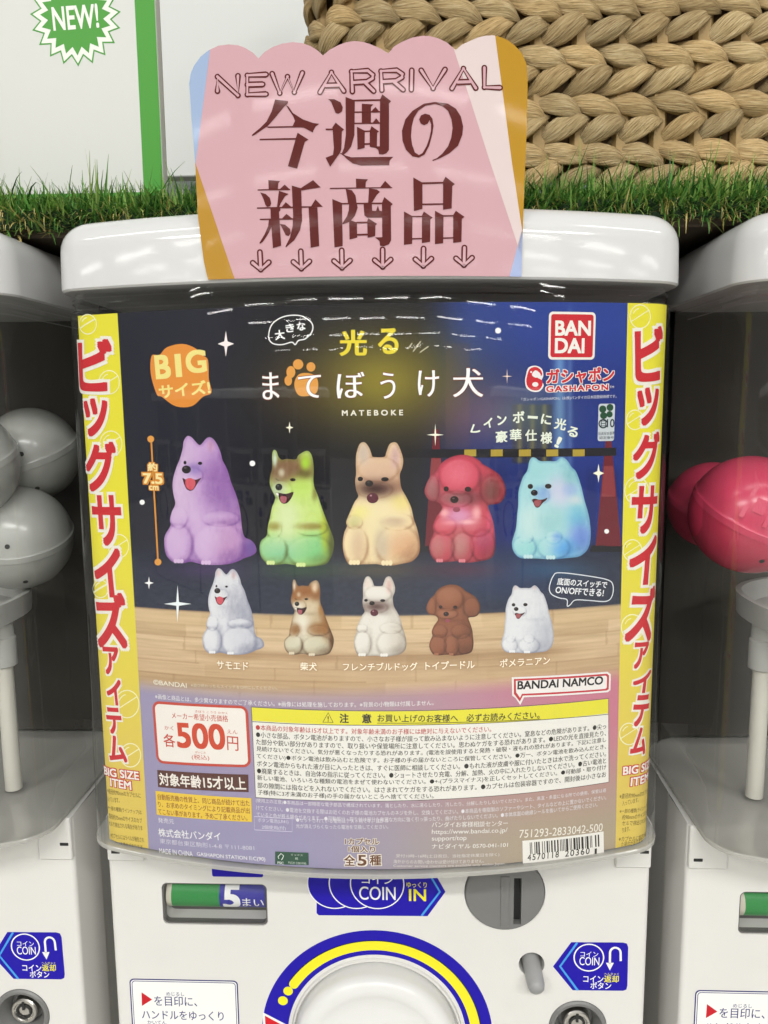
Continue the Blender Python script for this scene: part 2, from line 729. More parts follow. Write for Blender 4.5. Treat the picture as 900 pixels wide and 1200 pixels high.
# lid
rings = []
LD = 0.0042                       # how far the lid stands out
for z, da in ((Z_LID0, -0.0012), (Z_LID0 + 0.0012, 0.0), (Z_LID0 + 0.004, 0.0), (Z_LID0 + 0.0245, -0.0006)):
    rings.append(plan(LD + da, z))
for k in range(1, 9):
    a = math.pi / 2 * k / 8
    rings.append(plan(LD - 0.0006 - 0.019 * (1 - math.cos(a)), Z_LID0 + 0.0245 + 0.018 * math.sin(a)))
rings.append([(p[0] * .7, .1 + (p[1] - .1) * .6, Z_LID1) for p in plan(-0.02)])
MB().loft(rings, True, True).build('lid', M_WHITE, mach, 35)

TAPER = 0.0035                     # the container widens a little towards its base
# clear container: neck with two ridges, wall
zn = at(437, 353, 0.0)[2]
rings = []
for z, da in ((Z_LID0 + 0.004, -0.0035), (Z_LID0 - 0.0035, -0.0035), (Z_LID0 - 0.0045, -0.0015), (Z_LID0 - 0.0068, -0.0015),
              (Z_LID0 - 0.0078, -0.003), (zn + 0.0015, -0.003), (zn, 0.0), (zn - 0.02, 0.0), (0, 0), (-0.1, 0), (-0.2, 0), (Z_RIM + 0.0033, 0)):
    rings.append(plan(da + TAPER * min(1, max(0, (Z_LID0 - z) / (Z_LID0 - Z_RIM))), z))
cont = MB().loft(rings, False, False).build('clear_container', M_CLEAR, mach, 50)
rings = []
for z, da in ((Z_RIM, -0.0008), (Z_RIM + 0.0006, 0.0006), (Z_RIM + 0.0028, 0.0006), (Z_RIM + 0.0034, 0.0),
              (Z_RIM + 0.0034, -0.0016), (Z_RIM + 0.0022, -0.005)):
    rings.append(plan(da + TAPER, z))
MB().loft(rings, True, True).build('container_rim', M_RIM, mach, 40)
# dark liner at the back half of the container
lin_p = plan(-0.003)
kb = [i for i, p in enumerate(lin_p) if p[1] > CONT_Y + 0.078]
cutp = max(range(1, len(kb)), key=lambda i: kb[i] - kb[i - 1])
order = kb[cutp:] + kb[:cutp]
liner = [lin_p[i] for i in order]
V = [(p[0], p[1], z) for z in (Z_RIM + 0.008, Z_LID0 + 0.003) for p in liner]
n_ = len(liner)
mesh_obj('rear_liner', V, [(i, i + 1, n_ + i + 1, n_ + i) for i in range(n_ - 1)], M_LINER, mach, smooth=True)

# inside: tray, two posts with collars
zt_ = at(880, 712, CONT_Y)[2]
MB().loft([se_ring(0.150 + d, 0.088 + d, CONT_Y, z, 2.6, 90) for z, d in
           ((zt_ - 0.014, -0.012), (zt_ - 0.010, 0.0), (zt_ + 0.006, 0.001), (zt_ + 0.006, -0.003), (zt_ - 0.006, -0.010))]
          ).build('capsule_tray', M_INNER, mach, 40)
for sgn in (-1, 1):
    x = sgn * 0.139
    yp = 0.098
    b = MB()
    b.cyl((x, yp, Z_RIM + 0.006), (x, yp, 0), [(0, 0.0062), (0.115, 0.0060)], 24)
    post = b.build('support_post', M_POST, mach, 40)
    MB().cyl((x, yp, zt_ - 0.045), (x, yp, 0), [(0, 0.008), (0.001, 0.0095), (0.022, 0.0095), (0.023, 0.0085), (0.033, 0.008)],
             24).build('collar', M_INNER, post, 40)
    MB().cyl((x - sgn * 0.026, yp - 0.03, Z_RIM + 0.006), (x - sgn * 0.026, yp - 0.03, 0),
             [(0, 0.0078), (0.024, 0.0074), (0.026, 0.0068), (0.026, 0.004)], 24).build('short_peg', M_POST, mach, 40)

# body: front plate with real openings, sides, step
BW = 0.5 * (at(763, 1000, BY)[0] - at(125.7, 1000, BY)[0])
BX0 = 0.5 * (at(763, 1000, BY)[0] + at(125.7, 1000, BY)[0])
S = FlatSheet(BY)


def spx(px, py):
    return tuple(S.px(px, py))


def scirc(px, py, rpx, seg=48):
    c = S.px(px, py)
    r = rpx * abs(S.px(px + 1, py)[0] - S.px(px, py)[0])
    return circ(c[0], c[1], r, seg=seg), c, r


w0, w1 = spx(189, 1034.5), spx(314, 1085)
win = rrect(w0[0], w1[0], w1[1], w0[1], 0.0042, 6)
coin_o, coin_c, coin_r = scirc(591.5, 1046, 47.5)
lev_o, lev_c, lev_r = scirc(623, 1130, 15.2, 32)
lock_o, lock_c, lock_r = scirc(677, 1203, 34)
ctr = S.px(441.5, 1214)
dial_r = 100.0 * 0.5 * (abs(S.px(442.5, 1214)[0] - S.px(440.5, 1214)[0]))
dial_o = circ(ctr[0], ctr[1], dial_r, seg=96)
ZB1 = Z_RIM - 0.0005
x0, x1 = BX0 - BW, BX0 + BW
FR = 0.0035                          # front edge rounding
outer = [(x0 + FR, FLOOR + 0.003), (x1 - FR, FLOOR + 0.003), (x1 - FR, ZB1), (x0 + FR, ZB1)]
V, T = fill([outer, win, coin_o, lev_o, lock_o, dial_o])
b = MB()
b.add([(p[0], BY, p[1]) for p in V], T)
for loop, dep in ((win, 0.018), (coin_o, 0.004), (lev_o, 0.02), (lock_o, 0.012), (dial_o, 0.004)):
    n = len(loop)
    b.add([(p[0], y, p[1]) for y in (BY, BY + dep) for p in loop], [(i, (i + 1) % n, n + (i + 1) % n, n + i) for i in range(n)])
# rounded vertical edges, side faces with a step, back
prof = []
for sgn, xe in ((-1, x0), (1, x1)):
    P = [(xe - sgn * FR, BY)]
    for k in range(1, 7):
        a = math.pi / 2 * k / 6
        P.append((xe - sgn * FR + sgn * FR * math.sin(a), BY + FR - FR * math.cos(a)))
    P += [(xe, BY + 0.045), (xe - sgn * 0.0035, BY + 0.0455), (xe - sgn * 0.0035, BY + 0.18)]
    n = len(P)
    b.add([(p[0], p[1], z) for z in (FLOOR + 0.003, ZB1) for p in P], [(i, i + 1, n + i + 1, n + i) for i in range(n - 1)])
b.add([(x0 + 0.0035, BY + 0.18, FLOOR + 0.003), (x1 - 0.0035, BY + 0.18, FLOOR + 0.003), (x1 - 0.0035, BY + 0.18, ZB1),
       (x0 + 0.0035, BY + 0.18, ZB1)], [(0, 1, 2, 3)])
b.add([(x0, BY, ZB1), (x1, BY, ZB1), (x1 - 0.0035, BY + 0.18, ZB1), (x0 + 0.0035, BY + 0.18, ZB1)], [(0, 1, 2, 3)])
b.add([(x0, BY, FLOOR + 0.003), (x1, BY, FLOOR + 0.003), (x1 - 0.0035, BY + 0.18, FLOOR + 0.003), (x0 + 0.0035, BY + 0.18, FLOOR + 0.003)], [(0, 1, 2, 3)])
body = b.build('body', M_BODY, mach, 30)
# hinge tabs under the rim
for pxa, pxb in ((126.5, 171), (721, 762)):
    ta, tb = spx(pxa, 990), spx(pxb, 1010)
    MB().box(min(ta[0], tb[0]), max(ta[0], tb[0]), BY - 0.0028, BY + 0.01, spx(440, 1010)[1] - 0.0005, ZB1 + 0.0004, 0.0015
             ).build('hinge_tab', M_BODY, mach, 40)

for pxa, pyb in ((137, 996), (754, 996)):
    q = spx(pxa, pyb)
    MB().box(q[0] - .0032, q[0] + .0032, BY - .0031, BY - .001, q[1] - .0012, q[1] + .0012, .0004).build('hinge_slot', M_DARK, mach)
# coin counter window: dark box, drum, clear pane
wx0, wx1, wz0, wz1 = w0[0], w1[0], w1[1], w0[1]
b = MB()
b.add([(wx0 - .001, BY + .0185, wz0 - .001), (wx1 + .001, BY + .0185, wz0 - .001), (wx1 + .001, BY + .0185, wz1 + .001), (wx0 - .001, BY + .0185, wz1 + .001)], [(0, 1, 2, 3)])
cw = b.build('coin_counter', plain('counter_back', (0.09, 0.085, 0.08), 0.5, var=.1), mach)
frame_in = rrect(wx0 + .0012, wx1 - .0012, wz0 + .0012, wz1 - .0012, 0.0034, 6)
V, T = fill([rrect(wx0 + .00005, wx1 - .00005, wz0 + .00005, wz1 - .00005, 0.0042, 6), frame_in])
b = MB()
b.add([(p[0], BY + 0.0012, p[1]) for p in V], T)
n = len(frame_in)
b.add([(p[0], y, p[1]) for y in (BY + .0012, BY + .006) for p in frame_in], [(i, (i + 1) % n, n + (i + 1) % n, n + i) for i in range(n)])
b.build('frame', plain('counter_frame', (0.12, 0.115, 0.11), 0.3, var=.05), cw)
dz = 0.5 * (spx(250, 1040)[1] + spx(250, 1073)[1])
dr = 0.5 * (spx(250, 1040)[1] - spx(250, 1073)[1])
xs = [spx(p, 1055)[0] for p in (193, 199, 255.5, 309.5)]
dy = BY + 0.0028 + dr


class DrumSheet:
    def w(self, u, v, h=0.0):
        u = np.asarray(u, float)
        a = np.clip((np.asarray(v, float) - dz) / dr, -1.4, 1.4)
        return np.stack([u, dy - (dr + h) * np.cos(a), dz + (dr + h) * np.sin(a)], -1)

    def px(self, px, py):
        q = S.px(px, py)
        s_ = max(-.98, min(.98, (q[1] - dz) / dr))
        return np.array([q[0], dz + dr * math.asin(s_)])

    def cuts(self, a, b_):
        return [0.5 * (a + b_)]

    def vcuts(self, a, b_):
        return [dz + k * 0.0006 for k in range(-30, 31) if a < dz + k * 0.0006 < b_]


A_ = Art(DrumSheet())
for xa, xb, c in ((xs[0], xs[1], '#c9c4b4'), (xs[1], xs[2], '#1f8a3e'), (xs[2], xs[3], '#28269a')):
    vs = np.linspace(dz - 1.4 * dr, dz + 1.4 * dr, 25)
    V = np.array([(x, v) for v in vs for x in (xa, xb)])
    A_.raw(V, [(2 * i, 2 * i + 1, 2 * i + 3, 2 * i + 2) for i in range(24)], ink(c), 0)
A_.text('5', 261, 1055.5, 279, 24, '#f2f2f2', off=0.055, lay=3)
A_.text('まい', 283, 1061, 308, 11, '#f2f2f2', off=0.012, lay=3)
A_.build('counter_drum', M_STICK, cw)
mesh_obj('pane', [(wx0 + .0006, BY + .0022, wz0 + .0006), (wx1 - .0006, BY + .0022, wz0 + .0006), (wx1 - .0006, BY + .0022, wz1 - .0006), (wx0 + .0006, BY + .0022, wz1 - .0006)],
         [(0, 1, 2, 3)], M_CLEAR, cw)

# coin slot knob
cc = (coin_c[0], BY + 0.004, coin_c[1])
b = MB()
sl0, sl1 = spx(602, 1027), spx(610, 1081)
slot = [(sl0[0], sl0[1]), (sl0[0], sl1[1]), (sl1[0], sl1[1]), (sl1[0], sl0[1])]
R1 = coin_r - 0.0006
V, T = fill([circ(coin_c[0], coin_c[1], R1 - 0.0016, seg=64), slot])
yf = BY - 0.0022
b.add([(p[0], yf, p[1]) for p in V], T)
rings = [[(p[0], y, p[1]) for p in circ(coin_c[0], coin_c[1], r, seg=64)] for y, r in
         ((yf, R1 - 0.0016), (yf + .0003, R1 - .0007), (yf + .0011, R1 - .0001), (yf + .002, R1), (BY + .004, R1))]
b.loft(rings, False, True)
b.add([(p[0], y, p[1]) for y in (yf, yf + .006) for p in slot], [(i, (i + 1) % 4, 4 + (i + 1) % 4, 4 + i) for i in range(4)])
knob = b.build('coin_knob', M_GREY, mach, 30)
b = MB()
b.add([(p[0], yf + .0058, p[1]) for p in slot], [(0, 1, 2, 3)])
b.build('slot_dark', M_DARK, knob)
p0, p1 = spx(586.5, 1025), spx(596, 1083)
MB().box(p0[0], p1[0], yf - .0007, yf + .001, p1[1], p0[1], 0.0004).build('ridge', M_GREY, knob, 30)

# coin return lever
b = MB()
b.add([(p[0], BY + .0195, p[1]) for p in lev_o], [tuple(range(len(lev_o)))])
lever_well = b.build('lever_well', plain('lever_well_grey', (0.10, 0.10, 0.10), 0.5, var=.1), mach)
lt, lb_ = spx(622, 1124), spx(627, 1150)
rl = 10.6 * abs(S.px(624, 1140)[0] - S.px(623, 1140)[0])
MB().cyl((lt[0], BY + 0.019, lt[1]), (lb_[0], BY - 0.012, lb_[1] + .0005),
         [(0, rl), (0.026, rl * .98), (0.031, rl * .95), (0.0342, rl * .8), (0.0355, rl * .5), (0.0358, rl * .1)], 32
         ).build('return_lever', plain('lever_grey', (0.30, 0.30, 0.30), 0.4, var=.05, scale=80), mach, 40)

# key lock
b = MB()
lc = lock_c
b.cyl((lc[0], BY + .0005, lc[1]), (lc[0], BY + .02, lc[1]),
      [(-0.002, lock_r - .0035), (-0.0022, lock_r - .0015), (-0.001, lock_r - .0003), (0.008, lock_r - .0003), (0.008, lock_r * .62)], 48, cap0=False, cap1=False)
b.cyl((lc[0], BY + .0005, lc[1]), (lc[0], BY + .02, lc[1]), [(-0.002, lock_r - .0035), (0.006, lock_r * .62), (0.0105, lock_r * .6)], 48, cap0=False, cap1=True)
lk = b.build('key_lock', M_GREY, mach, 35)
MB().cyl((lc[0], BY + .012, lc[1]), (lc[0], BY - .02, lc[1]), [(0, lock_r * .48), (0.0085, lock_r * .48), (0.0095, lock_r * .44), (0.0098, lock_r * .36), (0.0088, lock_r * .33)], 40
         ).build('lock_cylinder', M_STEEL, lk, 35)
b = MB()
yk = BY + .012 - .0089
ring = circ(lc[0], lc[1], lock_r * .29, seg=40)
V, T = fill([ring, circ(lc[0], lc[1], lock_r * .20, seg=40)])
b.add([(p[0], yk - .0008, p[1]) for p in V], T)
b.box(lc[0] - lock_r * .045, lc[0] + lock_r * .045, yk - .0012, yk, lc[1] + lock_r * .08, lc[1] + lock_r * .40)
b.build('keyway', M_DARK, lk)

# dial: white rim and handle
dc = (ctr[0], BY, ctr[1])
ds = dial_r / 100.0
b = MB()
b.cyl((dc[0], BY + .004, dc[2]), (dc[0], BY - .1, dc[2]),
      [(0, 99.6 * ds), (0.0042, 99.6 * ds), (0.0056, 98.6 * ds), (0.0056, 97 * ds), (0.0030, 95.8 * ds), (0.0030, 60 * ds)], 96, cap0=False)
dial = b.build('handle_dial', M_BODY, mach, 30)
b = MB()
b.cyl((dc[0], BY + .001, dc[2]), (dc[0], BY - .1, dc[2]),
      [(0.001, 94.5 * ds), (0.012, 94 * ds), (0.0165, 92 * ds), (0.0195, 86 * ds), (0.0205, 78 * ds), (0.0198, 74 * ds), (0.0192, 70 * ds),
       (0.0195, 60 * ds), (0.0215, 35 * ds), (0.0225, 10 * ds)], 96)
grip = []
for zz, (hw, hh) in ((0.019, (84, 17)), (0.034, (82, 14)), (0.040, (78, 10)), (0.0415, (72, 5))):
    grip.append([(dc[0] + p[0] * ds, BY - zz, dc[2] + p[1] * ds - 0.004) for p in circ(0, 0, hw, hh, seg=60)])
b.loft(grip, False, True)
b.build('turning_handle', M_KNOB, dial, 40)

# stickers on the body
BLUE, YEL, LBL, WHT = '#1f10a8', '#f3ea2e', '#4aa3ea', '#f4f4f2'


def ring_pts(r, a0, a1, n=90):
    """points on the dial ring, angles counter clockwise from the right, radius in dial pixels"""
    return [(ctr[0] + r * ds * math.cos(math.radians(a0 + (a1 - a0) * k / n)), ctr[1] + r * ds * math.sin(math.radians(a0 + (a1 - a0) * k / n))) for k in range(n + 1)]


A_ = Art(S)


def annul(r0, r1, a0, a1, col, lay, n=110):
    P0, P1 = ring_pts(r0, a0, a1, n), ring_pts(r1, a0, a1, n)
    A_.raw(np.array(P0 + P1), [(i, i + 1, n + 1 + i + 1, n + 1 + i) for i in range(n)], ink(col), lay)


annul(104.3, 135, -60, 240, BLUE, 2)
annul(121.3, 122.4, -30, 146, '#141035', 3)
annul(110, 121.3, -30, 146, YEL, 3)
for rr, aa, r_ in ((115.6, 146, 5.6), (117, 151.5, 5.6), (117.5, 158.4, 5.8)):
    c = (ctr[0] + rr * ds * math.cos(math.radians(aa)), ctr[1] + rr * ds * math.sin(math.radians(aa)))
    A_.polyuv(circ(c[0], c[1], r_ * ds, seg=24), YEL, 4)
A_.poly([(308, 1186), (337, 1201), (309, 1222)], WHT, 4)
A_.poly([(310.5, 1190), (331, 1201), (312, 1217)], '#d8202c', 5)
A_.build('dial_sticker', M_STICK, mach)

A_ = Art(S)
A_.poly([(371, 1070), (373.5, 1072.5), (501, 1073.5), (522, 1045), (503, 1012), (375, 1012), (371, 1016)], BLUE, 2)
c1, c2, c3 = (S.px(x, 1035.5) for x in (391.5, 417, 442))
rr = 31 * ds
A_.polyuv(circ(c1[0], c1[1], rr, seg=60), BLUE, 3)
for k, c in enumerate((c1, c2, c3)):
    if k:
        A_.polyuv(circ(c[0], c[1], rr, seg=60), BLUE, 4 + 2 * k)
    V, T = fill([circ(c[0], c[1], rr, seg=60), circ(c[0], c[1], rr - 1.3 * ds, seg=60)])
    A_.raw(V, T, ink(WHT), 5 + 2 * k)
A_.line([(494, 1073), (515.5, 1045), (496, 1012)], 2.4, LBL, 4)
A_.text('コイン', 424, 1029.5, 461, 11, WHT, off=0.01, lay=11)
A_.text('COIN', 421, 1046, 463.5, 15.5, WHT, off=0.012, lay=11)
A_.text('ゆっくり', 476.5, 1036.5, 500, 6.5, YEL, off=0.012, lay=6)
A_.text('IN', 479.5, 1048.5, 499, 13.5, YEL, off=0.025, lay=6)
A_.build('insert_coin_sticker', M_STICK, mach)
A_ = Art(S)
q0, q1 = spx(247.5, 1000), spx(308.5, 1028)
A_.polyuv(rrect(q0[0], q1[0], q1[1], q0[1], 0.0015), BLUE, 2)
A_.build('counter_sticker', M_STICK, mach)
A_ = Art(S)
pts = [(648, 1132.5), (669.5, 1104)] + [(730, 1104.4), (734.5, 1105.6), (736.2, 1110)] + [(735.2, 1155), (734, 1159.5), (730, 1161)] + [(671, 1160.3)]
A_.poly(pts, BLUE, 2)
A_.line([(676.5, 1104.4), (656.3, 1132.3), (677, 1160.5)], 2.6, LBL, 3)
c = S.px(690, 1122)
V, T = fill([circ(c[0], c[1], 17.4 * ds, seg=48), circ(c[0], c[1], 15.9 * ds, seg=48)])
A_.raw(V, T, ink(WHT), 4)
A_.text('コイン', 680, 1117.8, 701, 6, WHT, off=0.012, lay=4)
A_.text('COIN', 679, 1126, 702.3, 9.5, WHT, off=0.012, lay=4)
arc = [(714.6, 1129), (714.8, 1118)] + [(721 - 6.2 * math.cos(math.radians(t)), 1116.5 - 6.2 * math.sin(math.radians(t))) for t in range(0, 181, 20)] + [(727.3, 1126)]
A_.line(arc, 2.6, WHT, 4)
A_.poly([(710, 1128), (719.3, 1128), (714.6, 1137)], WHT, 4)
A_.text('コイン', 683.5, 1146.8, 707, 7.6, WHT, off=0.025, lay=4)
A_.text('返却', 708, 1146.8, 725, 8.2, YEL, off=0.025, lay=4)
A_.text('へんきゃく', 708, 1141, 725, 2.6, YEL, lay=4)
A_.text('ボタン', 692, 1154.6, 716, 7.6, WHT, off=0.025, lay=4)
A_.build('coin_return_sticker', M_STICK, mach)
A_ = Art(S)
l0, l1 = spx(151.5, 1146.5), spx(284, 1290)
NAVY = '#2a2470'
for ins, col, ly in ((0, NAVY, 2), (0.0009, WHT, 3), (0.0017, NAVY, 4), (0.0022, WHT, 5)):
    A_.polyuv(rrect(l0[0] + ins, l1[0] - ins, l1[1] + ins, l0[1] - ins, 0.0035 - ins * .6), col, ly)
A_.poly([(166, 1162.5), (166.5, 1178.5), (178.5, 1171)], '#c8202c', 6)
A_.text('を目印に、', 181, 1172.5, 231, 11.5, NAVY, off=0.01, lay=6)
A_.text('めじるし', 195, 1164.3, 216, 4.4, NAVY, lay=6)
A_.text('ハンドルをゆっくり', 166.5, 1188.5, 262, 10.5, NAVY, off=0.01, lay=6)
A_.text('かいてん', 173, 1197.6, 195, 4.4, NAVY, lay=6)
A_.text('回転させてね。', 168, 1206, 250, 11, NAVY, off=0.01, lay=6)
A_.build('instruction_label', M_STICK, mach)


def kids(o):
    return [c for c in bpy.data.objects if c.parent == o]


CHILD = {}
for o in list(COL.objects):
    if o.parent:
        CHILD.setdefault(o.parent.name, []).append(o)


def copy_tree(o, parent=None):
    c = o.copy()
    COL.objects.link(c)
    if parent is not None:
        c.parent = parent
    for ch in CHILD.get(o.name, []):
        copy_tree(ch, c)
    return c


for k, lab in ((-1, 'white capsule vending machine at the left edge with pale capsules inside'),
               (1, 'white capsule vending machine at the right edge with red capsules inside')):
    m2 = copy_tree(mach)
    m2.location.x = k * PITCHX
    m2['label'] = lab

# the row across the aisle: stands behind the camera and shows in the clear front
for k, x in enumerate((-2.75, -2.33, -1.91, -1.49, -1.07, -0.65, 1.45, 1.87)):
    m2 = copy_tree(mach)
    m2.location = (x, -2.75, FLOOR)
    m2.rotation_euler = (0, 0, math.pi)
    m2['label'] = 'white capsule vending machine across the aisle, mirrored in the clear front'
    m2['group'] = 'machines across the aisle'

# ------------------------------------------------------------------ capsules
def capsule(name, px, py, Y, r, base, tilt, label, group, red=False):
    c = at(px, py, Y)
    root = thing(name, tuple(c), label, 'capsule', group)
    seg = 48
    mats = CAPS_RED if red else CAPS_PALE
    ax = np.array([math.sin(tilt) * .6, -0.35, math.cos(tilt)])
    ax /= np.linalg.norm(ax)
    for part, s in (('upper_half', 1), ('lower_half', -1)):
        pr = [(0.0002 + 0.0 * s, r * 1.0)] if s < 0 else [(0.0, r * 1.012), (0.0045, r * 1.012), (0.005, r)]
        ts = np.linspace(0.09 if s < 0 else 0.16, math.pi / 2 - 0.04, 14)
        pr += [(r * math.sin(t), r * math.cos(t)) for t in ts]
        MB().cyl(c, c + ax * s, pr, seg, cap0=False).build(part, mats[0] if s > 0 else mats[1], root, 40)
    e1 = np.cross(ax, (0, 0, 1.0))
    e1 /= np.linalg.norm(e1)
    e2 = np.cross(ax, e1)
    # small vent holes facing the front
    for (lat, lon) in ((-0.35, -0.15), (-0.5, 0.55), (0.35, 0.25)):
        d = None
        best = None
        for s0 in np.linspace(0, 2 * math.pi, 60):
            q = ax * math.sin(lat) + math.cos(lat) * (math.cos(s0) * e1 + math.sin(s0) * e2)
            sc_ = abs(math.atan2(q[0], -q[1]) - lon)
            if best is None or sc_ < best:
                best, d = sc_, q
        MB().cyl(c + d * (r * 0.985), c + d * (r * 1.02), [(0, 0.0018), (r * .0205, 0.0018)], 16).build('vent_hole', M_DARK, root)
    if red:
        b = MB()
        d0 = np.array([-0.25, -1, 0.28])
        d0 /= np.linalg.norm(d0)
        t1 = np.cross(d0, ax)
        t1 /= np.linalg.norm(t1)
        t2 = np.cross(d0, t1)
        for sgn in (-1, 1):
            rr_ = [[c + (r * 1.004 + h) * (d0 + t1 * (u_ + sgn * .19) + t2 * v_) / np.linalg.norm(d0 + t1 * (u_ + sgn * .19) + t2 * v_)
                    for u_, v_ in ((-.035, -.28), (.035, -.28), (.035, .28), (-.035, .28))] for h in (-.001, .0012)]
            b.loft(rr_)
        rr_ = [[c + (r * 1.004 + h) * (d0 + t1 * u_ + t2 * v_) / np.linalg.norm(d0 + t1 * u_ + t2 * v_)
                for u_, v_ in ((-.09, -.12), (.09, -.12), (.09, .12), (-.09, .12))] for h in (-.001, .0008)]
        b.loft(rr_)
        b.build('latch', mats[0], root)
    return root


def caps_mat(name, rgb, trans):
    m, n, b = new_mat(name)
    b.inputs['Base Color'].default_value = (*rgb, 1)
    b.inputs['Roughness'].default_value = 0.22
    no = n.nodes.new('ShaderNodeTexNoise')
    no.inputs['Scale'].default_value = 35
    tcn = n.nodes.new('ShaderNodeTexCoord')
    n.links.new(tcn.outputs['Object'], no.inputs['Vector'])
    mx = n.nodes.new('ShaderNodeMix')
    mx.data_type = 'RGBA'
    mx.inputs[6].default_value = (*[c * .85 for c in rgb], 1)
    mx.inputs[7].default_value = (*[min(1, c * 1.15) for c in rgb], 1)
    n.links.new(no.outputs['Fac'], mx.inputs[0])
    n.links.new(mx.outputs[2], b.inputs['Base Color'])
    b.inputs['Transmission Weight'].default_value = trans
    return m


CAPS_PALE = (caps_mat('pale_capsule', (0.46, 0.465, 0.44), 0.0), caps_mat('pale_capsule_lower', (0.40, 0.405, 0.38), 0.0))
CAPS_RED = (caps_mat('red_capsule', (0.66, 0.06, 0.13), 0.0), caps_mat('red_capsule_lower', (0.58, 0.045, 0.10), 0.0))
CR = 0.0405
for px, py, Y, r_, tilt, lab in ((22, 630, 0.135, CR, 0.15, 'large pale capsule with small vent holes at the front of the left machine'),
                                 (38, 532, 0.164, 0.037, -0.3, 'pale capsule upper right, behind the front one in the left machine'),
                                 (-46, 545, 0.100, CR, -0.2, 'pale capsule cut by the left frame edge, above the front one')):
    capsule('capsule', px, py, Y, r_, None, tilt, lab, 'capsules inside the left machine')
for px, py, Y, r_, tilt, lab in ((879, 603, 0.100, 0.0415, 0.5, 'large glossy red capsule with a latch at the front of the right machine'),
                                 (834, 592, 0.166, 0.034, 0.2, 'dim red capsule further back, left of the latched one')):
    capsule('capsule', px, py, Y, r_, None, tilt, lab, 'capsules inside the right machine', True)

# ------------------------------------------------------------------ numeric noise for the printed pictures
_G = RNG.random((256, 256))


def vnoise(x, y):
    xi, yi = np.floor(x).astype(int), np.floor(y).astype(int)
    fx, fy = x - xi, y - yi
    fx, fy = fx * fx * (3 - 2 * fx), fy * fy * (3 - 2 * fy)
    g = lambda a, b_: _G[a % 256, b_ % 256]
    return (g(xi, yi) * (1 - fx) * (1 - fy) + g(xi + 1, yi) * fx * (1 - fy) + g(xi, yi + 1) * (1 - fx) * fy + g(xi + 1, yi + 1) * fx * fy)


def fbm(x, y, o=3):
    return sum(vnoise(x * 2 ** k + 17 * k, y * 2 ** k + 31 * k) / 2 ** k for k in range(o)) / sum(1 / 2 ** k for k in range(o))


def sm(a, b_, x):
    t = np.clip((x - a) / (b_ - a), 0, 1)
    return t * t * (3 - 2 * t)


def mixc(c, k, w):
    return c * (1 - w[..., None]) + np.asarray(k, float) * w[..., None]


# ------------------------------------------------------------------ the poster card inside the clear front
K = CurvedSheet(plan(-0.0022, fine=10))
uL = K.px(93, 400)[0]
uR = K.px(781, 400)[0]
zTa, zTb = K.px(138, 367)[1], K.px(735, 355)[1]
uTa, uTb = K.px(138, 367)[0], K.px(735, 355)[0]


def ztop(u):
    return zTa + (zTb - zTa) * (u - uTa) / (uTb - uTa)


zBot = Z_RIM + 0.0034
card = thing('poster_card', tuple(K.w(0.0, zBot, 0.0)),
             'printed card with two rows of seated dogs and a 500 yen price box', 'poster')


